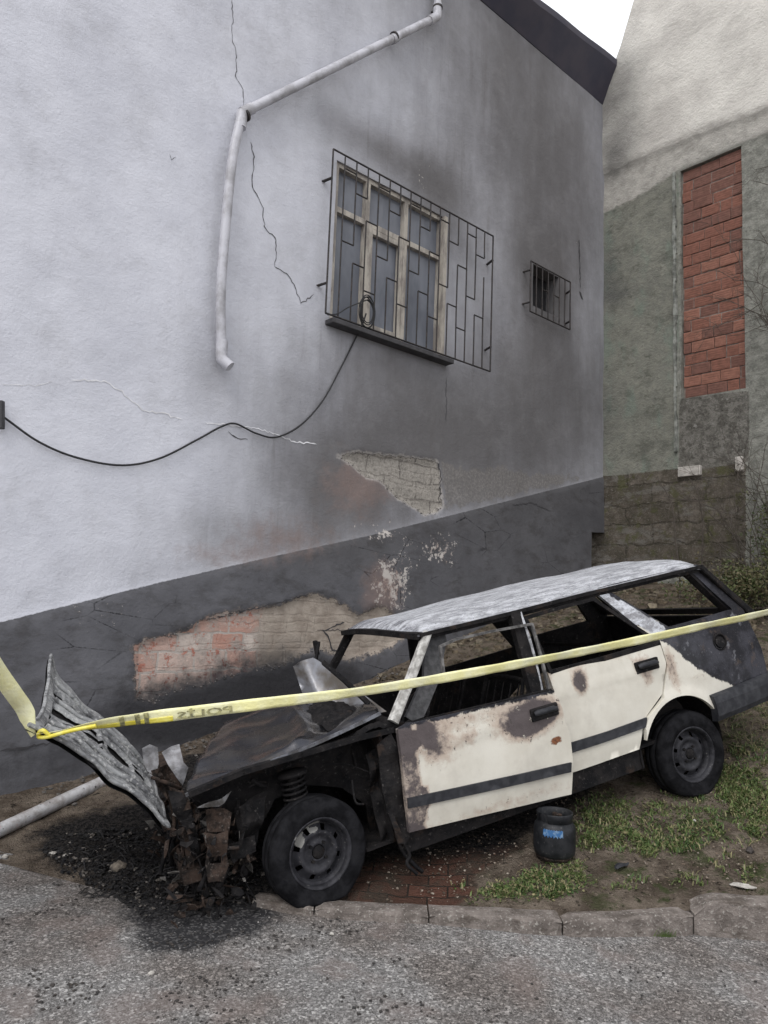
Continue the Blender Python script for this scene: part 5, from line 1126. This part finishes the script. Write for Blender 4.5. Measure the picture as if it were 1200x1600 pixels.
mb = MB(); mb.lathe([(gr_*.84, 0), (gr_*.86, .0), (gr_*.88, .03), (gr_*.84, .03)], 36); mb.build('foot_ring', RUSTC, GC)
mb = MB(); mb.lathe([(gr_*.80, gh*.79), (gr_*.83, gh*.80), (gr_*.87, gh*.98), (gr_*.85, gh), (gr_*.81, gh*.985), (gr_*.78, gh*.80)], 40, skip=lambda i, kk: 22 <= kk <= 25 and i in (1, 2, 3)); mb.build('collar', CAN, GC)
mb = MB(); mb.tube([(0, 0, gh*.84), (0, 0, gh*.97)], .014, 10); mb.tube([(0, 0, gh*.93), (.035, -.02, gh*.93)], .009, 8); mb.build('valve', RUSTC, GC)
m = Mt('blue_label', .5, .4); n1 = m.noise(40, 5, .7); m.set('Base Color', m.mix(m.step(n1, .45, .6), (.03, .11, .26), (.15, .24, .36))); BL = m.m
V = []; na = 22
dirc = math.atan2(-g[1], -g[0])
for i in range(na+1):
    a = dirc-.55+.95*i/na; wob = .006*math.sin(i*1.9)
    for z in (gh*.56+wob+.004*math.sin(i*3), gh*.70-.003*math.cos(i*2.3)): r = gr_*(1.012 if z < gh*.64 else .985)+.0015; V.append((r*math.cos(a), r*math.sin(a), z))
V2 = [(x*.985, y*.985, z) for x, y, z in V]; nV = len(V); F = [(2*i, 2*i+2, 2*i+3, 2*i+1) for i in range(na)]+[(nV+2*i+1, nV+2*i+3, nV+2*i+2, nV+2*i) for i in range(na)]+[(2*i+1, 2*i+3, nV+2*i+3, nV+2*i+1) for i in range(na)]
mesh_obj('label', V+V2, F, BL, GC)
# handle bail lying by its foot
p0_ = ground_hit(880, 1352); mb = MB(); mb.tube(spline([p0_+(x, y, .012) for x, y in ((-.05, -.01), (.0, .0), (.05, .03), (.06, .09))], 5), .0035, 5)
tag(mb.build('bent_wire', simple('pale_wire', (.4, .38, .33))), 'short pale bent wire lying at the foot of the gas canister', 'wire')

# ================================================================== DEBRIS
def chunk(mb, p, s, flat=.5, r=random):
    pts = []
    for k in range(8): pts.append([((k & 1)*2-1)*s*r.uniform(.3, 1), ((k >> 1 & 1)*2-1)*s*r.uniform(.3, 1), ((k >> 2)*2-1)*s*flat*r.uniform(.3, 1)])
    a = r.uniform(0, 6.28); R = np.array([[math.cos(a), -math.sin(a), 0], [math.sin(a), math.cos(a), 0], [0, 0, 1]])
    P = np.array(pts) @ R.T + np.array(p); mb.add(P, [(0, 2, 3, 1), (4, 5, 7, 6), (0, 1, 5, 4), (2, 6, 7, 3), (0, 4, 6, 2), (1, 3, 7, 5)])
def gtop(x, y):
    e = float(edge_y(x))
    if y > e: q_m = .075*math.exp(-((x+1.25)/.38)**2-((y-4.25)/.22)**2)+.045*math.exp(-((x+.75)/.3)**2-((y-4.25)/.2)**2)+.04*math.exp(-((x+1.75)/.25)**2-((y-4.5)/.2)**2); q_m *= min(1, (y-e)*8)
    else: q_m = 0
    return q_m+gtop0(x, y, e)
def gtop0(x, y, e):
    return float(gz(x, y)[0]) if y > e+.2 else max(0., float(gz(x, y)[0])*max(0, (y-e)/.2))
def px_sample(poly, n):
    A = np.array(poly); out = []
    while len(out) < n:
        u = rng.uniform(*[A[:, 0].min(), A[:, 0].max()]); v = rng.uniform(A[:, 1].min(), A[:, 1].max())
        if inside(np.array([u]), np.array([v]), poly)[0]: out.append((u, v))
    return out
mb = MB(); CH1 = MB(); CH2 = MB()
PILE = [(60, 1330), (110, 1300), (260, 1290), (420, 1330), (420, 1390), (330, 1440), (230, 1470), (180, 1420), (90, 1370)]
for u, v in px_sample(PILE, 5200):
    p = ground_hit(u, v); z = gtop(p[0], p[1]); s = abs(random.gauss(0, .0055))+.002; (CH1 if random.random() < .8 else CH2).__class__
    t = CH1 if random.random() < .9 else CH2; chunk(t, (p[0], p[1], z+random.uniform(0, .012)), s, .5)
for k in range(170):
    u, v = random.uniform(120, 400), random.uniform(1300, 1430); p = ground_hit(u, v); z = gtop(p[0], p[1]); a = random.uniform(0, 6.28); l = random.uniform(.03, .12)
    d = np.array([math.cos(a)*l, math.sin(a)*l, random.uniform(-.01, .04)]); q_ = np.array([p[0], p[1], z+.012]); CH1.tube([q_, q_+d*.5+np.array([0, 0, .01]), q_+d], random.uniform(.0015, .005), 4)
tag(CH1.build('charred_debris', simple('charcoal', (.010, .010, .012), (.035, .033, .032), .8, 60, .4, spec=.25)), 'heap of black charred flakes and wire under the car front', 'debris', kind='stuff')
tag(CH2.build('ash_fragments', simple('ash_bits', (.20, .18, .16), (.08, .07, .06), .9, 60, .4)), 'pale ash and plaster crumbs strewn among the charred flakes', 'debris', kind='stuff')
# mound under the wreck front
# gravel & leaf litter on the asphalt
G1_, G2_, G3_ = MB(), MB(), MB()
for k in range(2600):
    y = 2.7+abs(random.random())**1.2*1.9; x = random.uniform(-.56*y-.1, .56*y+.1)
    if y > float(edge_y(x))-.01: continue
    s = random.choice([.0016, .002, .0026, .004]); chunk(random.choice([G1_, G1_, G3_]), (x, y, s*.3), s, .7)
for k in range(3600):
    y = 2.75+random.random()*1.6; x = random.gauss(-1.0, .8)
    if y > float(edge_y(x))-.01 or noise.noise(Vector((x*2.6, y*4, 4)))+.25*noise.noise(Vector((x*11, y*11, 4))) < .06: continue
    chunk(G2_, (x, y, .003), random.choice([.002, .003, .004, .006, .009]), .3)
for k in range(130):
    y = 2.75+random.random()*1.; x = random.uniform(-.3, 2.)
    if y > float(edge_y(x))-.01: continue
    chunk(G2_, (x, y, .003), random.choice([.003, .004, .007]), .35)
tag(G1_.build('road_grit', simple('pale_grit', (.40, .38, .36), (.22, .21, .2), .9, 200)), 'loose pale grit scattered over the asphalt', 'gravel', kind='stuff')
tag(G3_.build('stone_chips', simple('grey_grit', (.17, .165, .16), (.10, .098, .095), .9, 200)), 'loose grey stone chips scattered over the asphalt', 'gravel', kind='stuff')
tag(G2_.build('soot_flakes', simple('sootflake', (.025, .024, .024), (.05, .042, .036), .9, 90)), 'small black soot flakes strewn on the asphalt', 'debris', kind='stuff')
# a curb-side drift of char between the two
def rock(u, v, s, label, mat, flat=.6, name='stone', cat='stone', el=1.):
    p = ground_hit(u, v); z = gtop(p[0], p[1]); bm_ = bmesh.new(); bmesh.ops.create_icosphere(bm_, subdivisions=2, radius=s)
    sd = random.uniform(0, 50)
    for w_ in bm_.verts:
        n_ = noise.noise(w_.co*(1.2/s)+Vector((sd, 0, 0))); w_.co *= 1+.5*n_; w_.co.x *= el; w_.co.z = w_.co.z*flat
    me = bpy.data.meshes.new(name); bm_.to_mesh(me); bm_.free(); me.materials.append(mat); o = bpy.data.objects.new(name, me); COL.objects.link(o); o.location = (p[0], p[1], z+s*flat*.4); o.rotation_euler = (0, 0, random.uniform(0, 3)); tag(o, label, cat)
STN = simple('ashy_stone', (.20, .17, .135), (.10, .085, .07), .95, 25, .6, .01); PST = simple('pale_stone', (.48, .46, .42), (.34, .32, .29), .95, 40, .5)
rock(182, 1385, .045, 'brownish rubble lump sitting in the charred heap before the bonnet', STN)
rock(372, 1366, .06, 'soot-smudged greenish rubble lump beside the front tyre', STN)
rock(82, 1348, .022, 'white plaster flake left of the charred heap', PST, .4); rock(104, 1352, .018, 'thin white plaster sliver touching the charred heap', PST, .3, el=1.6)
rock(8, 1340, .016, 'white pebble at the left edge of the soil', PST); rock(518, 1472, .012, 'white pebble on the asphalt below the front tyre', PST); rock(232, 1577, .012, 'white pebble at the bottom of the asphalt', PST, .5)
rock(1085, 1284, .016, 'white pebble in the weeds near the rear tyre', PST); rock(1172, 1332, .024, 'dark clod on bare soil at the right', simple('clod', (.04, .032, .028)), .7)
rock(1160, 1385, .028, 'pale mortar lump behind the rightmost kerb stone', PST, .3, el=2.2)
# melted plastic strip
p = ground_hit(972, 1357); z = gtop(p[0], p[1]); mb = MB(); mb.v = []
V = []; n = 8
for i in range(n+1):
    t = i/n; wd = .022*math.sin(math.pi*min(1, t*.8+.15)); x = -.06+.12*t; z_ = .012+.008*math.sin(t*5)
    V += [(x, -wd, z_), (x, 0, z_+.007), (x, wd, z_), (x, 0, z_-.006)]
F = [(i*4+j, i*4+(j+1) % 4, (i+1)*4+(j+1) % 4, (i+1)*4+j) for i in range(n) for j in range(4)]+[(3, 2, 1, 0), (n*4, n*4+1, n*4+2, n*4+3)]
o = mesh_obj('plastic_fragment', V, F, TRIM); o.location = (p[0], p[1], z+.005); o.rotation_euler = (.1, -.1, math.radians(38)); tag(o, 'dark melted plastic piece lying on bare soil right of the gas canister', 'plastic piece')

# ================================================================== GRASS AND WEEDS
def blades(name, polys, mats, label, hgt=(.012, .04), kind='stuff'):
    MBs = [MB() for _ in mats]
    for poly, n in polys:
        cl = px_sample(poly, max(8, n//14))
        for u0, v0 in cl:
            for _ in range(14):
                u = u0+random.gauss(0, 6); v = v0+random.gauss(0, 3.2); p = ground_hit(u, v); z = gtop(p[0], p[1])-.004
                if p[1] < float(edge_y(p[0]))+.1: continue
                h = random.uniform(*hgt); a = random.uniform(0, 6.28); lean = random.uniform(.3, 1.5)*h; wd = random.uniform(.002, .0045)
                dx, dy = math.cos(a), math.sin(a); b = np.array([p[0], p[1], z]); m1 = b+np.array([dx*lean*.35, dy*lean*.35, h*.65]); t_ = b+np.array([dx*lean, dy*lean, h*random.uniform(.75, 1.)])
                s = np.array([-dy, dx, 0])*wd; mbk = random.choice(MBs); mbk.add([b-s, b+s, m1+s*.9, m1-s*.9, t_], [(0, 1, 2, 3), (3, 2, 4)])
                if random.random() < .35:      # small round weed leaf
                    c_ = b+np.array([dx*.02, dy*.02, h*.6]); r_ = random.uniform(.005, .011); e1_ = np.array([dx, dy, random.uniform(-.4, .6)])*r_; e2_ = np.array([-dy, dx, random.uniform(-.3, .3)])*r_
                    mbk.add([c_-e1_, c_-e2_*.8, c_+e1_, c_+e2_*.8], [(0, 1, 2, 3)])
    for mbk, mt in zip(MBs, mats):
        if mbk.v: tag(mbk.build(name, mt), label, 'grass', kind='stuff')
def leafm(name, a, b, rough=.6):
    m = Mt(name, rough, .4); m.set('Base Color', m.mix(m.step(m.noise(4, 4), .35, .65), a, b)); return m.m
GM = [leafm('grass_green', (.085, .135, .035), (.14, .18, .06)), leafm('grass_dark', (.045, .085, .025), (.07, .11, .03)), leafm('grass_dry', (.26, .23, .12), (.17, .16, .08))]
grass_polys = [([(905, 1250), (960, 1240), (1010, 1258), (1060, 1262), (1120, 1270), (1128, 1310), (1080, 1330), (1010, 1338), (950, 1325), (905, 1330), (898, 1290)], 3800),
               ([(740, 1400), (790, 1385), (850, 1352), (905, 1350), (912, 1390), (870, 1415), (800, 1424), (738, 1418)], 2600), ([(880, 1385), (1000, 1392), (980, 1418), (880, 1432), (850, 1420)], 700),
               ([(1122, 1195), (1180, 1195), (1190, 1240), (1160, 1262), (1125, 1255)], 1800), ([(1140, 1262), (1215, 1230), (1215, 1305), (1160, 1305)], 1200), ([(1135, 1110), (1215, 1060), (1215, 1200), (1150, 1190)], 1500),
               ([(700, 1385), (1215, 1330), (1215, 1390), (1000, 1405), (740, 1425)], 400), ([(1000, 1255), (1215, 1180), (1215, 1330), (1100, 1340)], 500)]
blades('grass', grass_polys, GM, 'low green grass and weeds growing on the bank behind the kerb')
blades('kerb_weeds', [([(1022, 1448), (1050, 1448), (1050, 1462), (1022, 1462)], 14)], [GM[0]], 'tuft')
KW = MB(); pk_ = hitz(1038, 1464, 0)
for _ in range(40):
    a = random.uniform(0, 6.28); b = np.array([pk_[0]+random.gauss(0, .03), kerb_y(pk_[0])-.006, 0]); h = random.uniform(.02, .055); s = np.array([.002, 0, 0]); t_ = b+np.array([math.cos(a)*h*.6, -abs(math.sin(a))*h*.6, h]); KW.add([b-s, b+s, t_], [(0, 1, 2)])
tag(KW.build('weed_tuft', GM[0]), 'small weed tuft sprouting where the kerb meets the asphalt', 'weed')

# vines, shrubs ---------------------------------------------------------------
TWIG = simple('dark_twig', (.055, .045, .038), (.09, .075, .06), .9, 30, .3); LEAFD = leafm('shrub_leaf', (.045, .065, .022), (.09, .10, .035)); LEAFY = leafm('shrub_leaf_brown', (.12, .10, .05), (.075, .07, .035))
def NP_(u, v, off): return hit(u, v, RP+RY*off, RY)
def twig(mb, p, d, L, r, depth, rnd):
    pts = [p]; q = p.copy(); n = 5; d = d/np.linalg.norm(d)
    for k in range(n):
        d = d+np.array([rnd.gauss(0, .17), rnd.gauss(0, .10), rnd.gauss(0, .17)]); d /= np.linalg.norm(d); q = q+d*L/n; pts.append(q.copy())
        if depth > 0 and rnd.random() < .75:
            dd = d+np.array([rnd.gauss(0, .8), rnd.gauss(0, .5), rnd.gauss(0, .8)]); twig(mb, q, dd, L*rnd.uniform(.4, .75), r*.6, depth-1, rnd)
    mb.tube(np.array(pts), list(np.linspace(r, r*.45, len(pts))), 4, cap=False)
rnd = random.Random(11)
VN = MB()
for (u, v, tu, tv, L) in ((1230, 560, 1165, 330, 1.6), (1235, 470, 1150, 400, 1.1), (1240, 520, 1170, 450, 1.2), (1225, 600, 1190, 240, 2.4), (1235, 350, 1170, 260, 1.0), (1240, 430, 1180, 520, .9), (1230, 300, 1180, 210, .8), (1235, 400, 1160, 360, 1.)):
    a = NP_(u, v, -.5); b = NP_(tu, tv, -.35); twig(VN, a, b-a, L*.55, .008, 3, rnd)
tag(VN.build('bare_vine', TWIG), 'tangle of thin bare twigs spreading over the wall right of the brick panel', 'vine')
for (pts, lab) in (([(1062, 890), (1056, 850), (1052, 800), (1044, 775), (1032, 755)], 'thin bare stem rising behind the car roof, left one of the pair'), ([(1096, 890), (1098, 840), (1096, 800), (1088, 765), (1075, 745)], 'thin bare stem rising behind the car roof, right one of the pair'), ([(1125, 905), (1126, 870), (1124, 850)], 'short bare stem behind the rear corner of the car roof')):
    mb = MB(); P = spline([NP_(u, v, -.6) for u, v in pts], 5); P = np.vstack([P[0]-np.array([0, 0, .6]), P]); mb.tube(P, list(np.linspace(.011, .004, len(P))), 5)
    for k in range(5): i = rnd.randrange(3, len(P)-2); twig(mb, P[i], np.array([rnd.gauss(0, 1), rnd.gauss(0, .3), .6]), .22, .003, 0, rnd)
    tag(mb.build('bare_sapling', TWIG), lab, 'sapling')
def shrub(u, v, off, W_, H_, n, label, brown=.4, name='shrub'):
    c_ = NP_(u, v, off); base_z = float(gz(c_[0], c_[1])[0]); E_ = empty(name, (c_[0], c_[1], base_z)); tag(E_, label, 'shrub'); mb = MB(); A = MB(); Bm = MB()
    top = c_[2]-base_z
    for k in range(16):
        a = rnd.uniform(0, 6.28); p = np.array([rnd.gauss(0, .12), rnd.gauss(0, .1), -.05]); twig(mb, p, np.array([math.cos(a)*.6*W_, math.sin(a)*.4*W_, top+.1]), top*1.1, .008, 2, rnd)
    cs = [(rnd.gauss(0, W_*.5), rnd.gauss(0, W_*.3), top*rnd.uniform(.35, 1.05), rnd.uniform(.08, .2)) for _ in range(26)]
    for k in range(n):
        cx_, cy_, cz_, cr_ = rnd.choice(cs); p = np.array([rnd.gauss(cx_, cr_*.6), rnd.gauss(cy_, cr_*.6), rnd.gauss(cz_, cr_*.6)])
        e1_ = np.array([rnd.gauss(0, 1) for _ in range(3)]); e1_ /= np.linalg.norm(e1_); e2_ = np.cross(e1_, [rnd.gauss(0, 1) for _ in range(3)]); e2_ /= np.linalg.norm(e2_); s = rnd.uniform(.010, .026)
        (Bm if rnd.random() < brown else A).add([p-e1_*s, p-e2_*s*.5, p+e1_*s, p+e2_*s*.5], [(0, 1, 2, 3)])
    A.m = 0; f = MB(); f.m = 0; f.add(A.v, A.f); f.m = 1; f.add(Bm.v, Bm.f); f.build('foliage', [LEAFD, LEAFY], E_); mb.build('stems', TWIG, E_)
shrub(1185, 900, -.9, .6, .6, 5000, 'brownish tangled shrub behind the tail of the car', .5)
shrub(1205, 775, -.25, .22, .3, 900, 'small green creeper patch on the stone courses at the right edge', .15)
shrub(1150, 905, -.5, .35, .4, 1800, 'sparse olive shrub against the stone courses behind the rear window', .6)
mb = MB(); 
for k in range(60):
    u = random.gauss(1165, 30); v = random.gauss(1130, 22); p = ground_hit(u, v); z = gtop(p[0], p[1]); twig(mb, np.array([p[0], p[1], z-.01]), np.array([random.gauss(0, .6), random.gauss(0, .6), .8]), random.uniform(.08, .2), .003, 1, rnd)
tag(mb.build('dry_weeds', simple('dry_stalk', (.22, .19, .12), (.12, .11, .06), .9, 20, 0)), 'dry weed stalks under the rear bumper', 'weeds', kind='stuff')

# rubble slope behind the car and litter on the verge ------------------------------
RB, RB2, LT = MB(), MB(), MB()
for u, v in px_sample([(560, 1000), (640, 960), (800, 900), (930, 870), (1190, 880), (1200, 980), (1000, 1060), (760, 1100), (600, 1100)], 2600):
    p = ground_hit(u, v)
    if (p-WP).dot(WY) > -.05: continue
    s_ = abs(random.gauss(0, .022))+.006; chunk(random.choice([RB, RB, RB2]), (p[0], p[1], float(gz(p[0], p[1])[0])+s_*.2), s_, .6)
tag(RB.build('rubble', simple('brown_rubble', (.14, .11, .072), (.065, .05, .034), .95, 18, .6)), 'brown stony rubble covering the slope behind the car', 'rubble', kind='stuff')
tag(RB2.build('pale_rubble', simple('pale_rubble', (.22, .185, .13), (.12, .10, .075), .95, 18, .6)), 'paler stones in the rubble slope behind the car', 'rubble', kind='stuff')
for u, v in px_sample([(600, 1330), (760, 1300), (900, 1240), (1200, 1180), (1215, 1395), (1000, 1415), (740, 1430), (560, 1400)], 1500):
    p = ground_hit(u, v)
    if p[1] < float(edge_y(p[0]))+.1: continue
    s_ = random.choice([.003, .004, .005, .008]); chunk(random.choice([LT, LT, RB]) if False else LT, (p[0], p[1], gtop(p[0], p[1])+s_*.3), s_, .5)
m = Mt('litter', .9, .3); m.set('Base Color', m.ramp(m.noise(22, 2), [(.35, (.05, .04, .03)), (.5, (.16, .12, .09)), (.62, (.34, .30, .25)), (.72, (.12, .06, .04))]))
tag(LT.build('leaf_litter', m.m), 'brown leaf litter and crumbs strewn on the verge', 'litter', kind='stuff')

LIP = MB(); rr = random.Random(41)
for poly in (PEELA, PEELB):
    d_ = densify(poly, .016)
    for (s_, z_) in d_:
        if rr.random() < .30: continue
        p = (s_+rr.gauss(0, .016), float(wall_fn(np.array([s_]), np.array([z_+.0]))[0][1])-.006+rr.uniform(-.004, .003), z_+rr.gauss(0, .016)); a = rr.uniform(.003, .010)
        b = len(LIP.v); chunk(LIP, p, a, .6, rr)
tag(LIP.build('plaster_lip', simple('broken_plaster', (.20, .185, .175), (.09, .085, .083), .95, 30, .5), B), kind='stuff')
PC = MB()
for k in range(420):
    s_ = rr.uniform(.2, 3.6); off_ = abs(rr.gauss(0, .16))+.04; p = wloc(s_, -off_, 0); a = rr.choice([.004, .006, .009, .016]); chunk(PC, (p[0], p[1], float(gz(p[0], p[1])[0])+a*.4+.01), a, .5, rr)
tag(PC.build('plaster_crumbs', simple('sooty_plaster', (.17, .155, .14), (.07, .065, .06), .95, 40, .5)), 'sooty fallen plaster crumbs along the foot of the grey wall', 'rubble', kind='stuff')
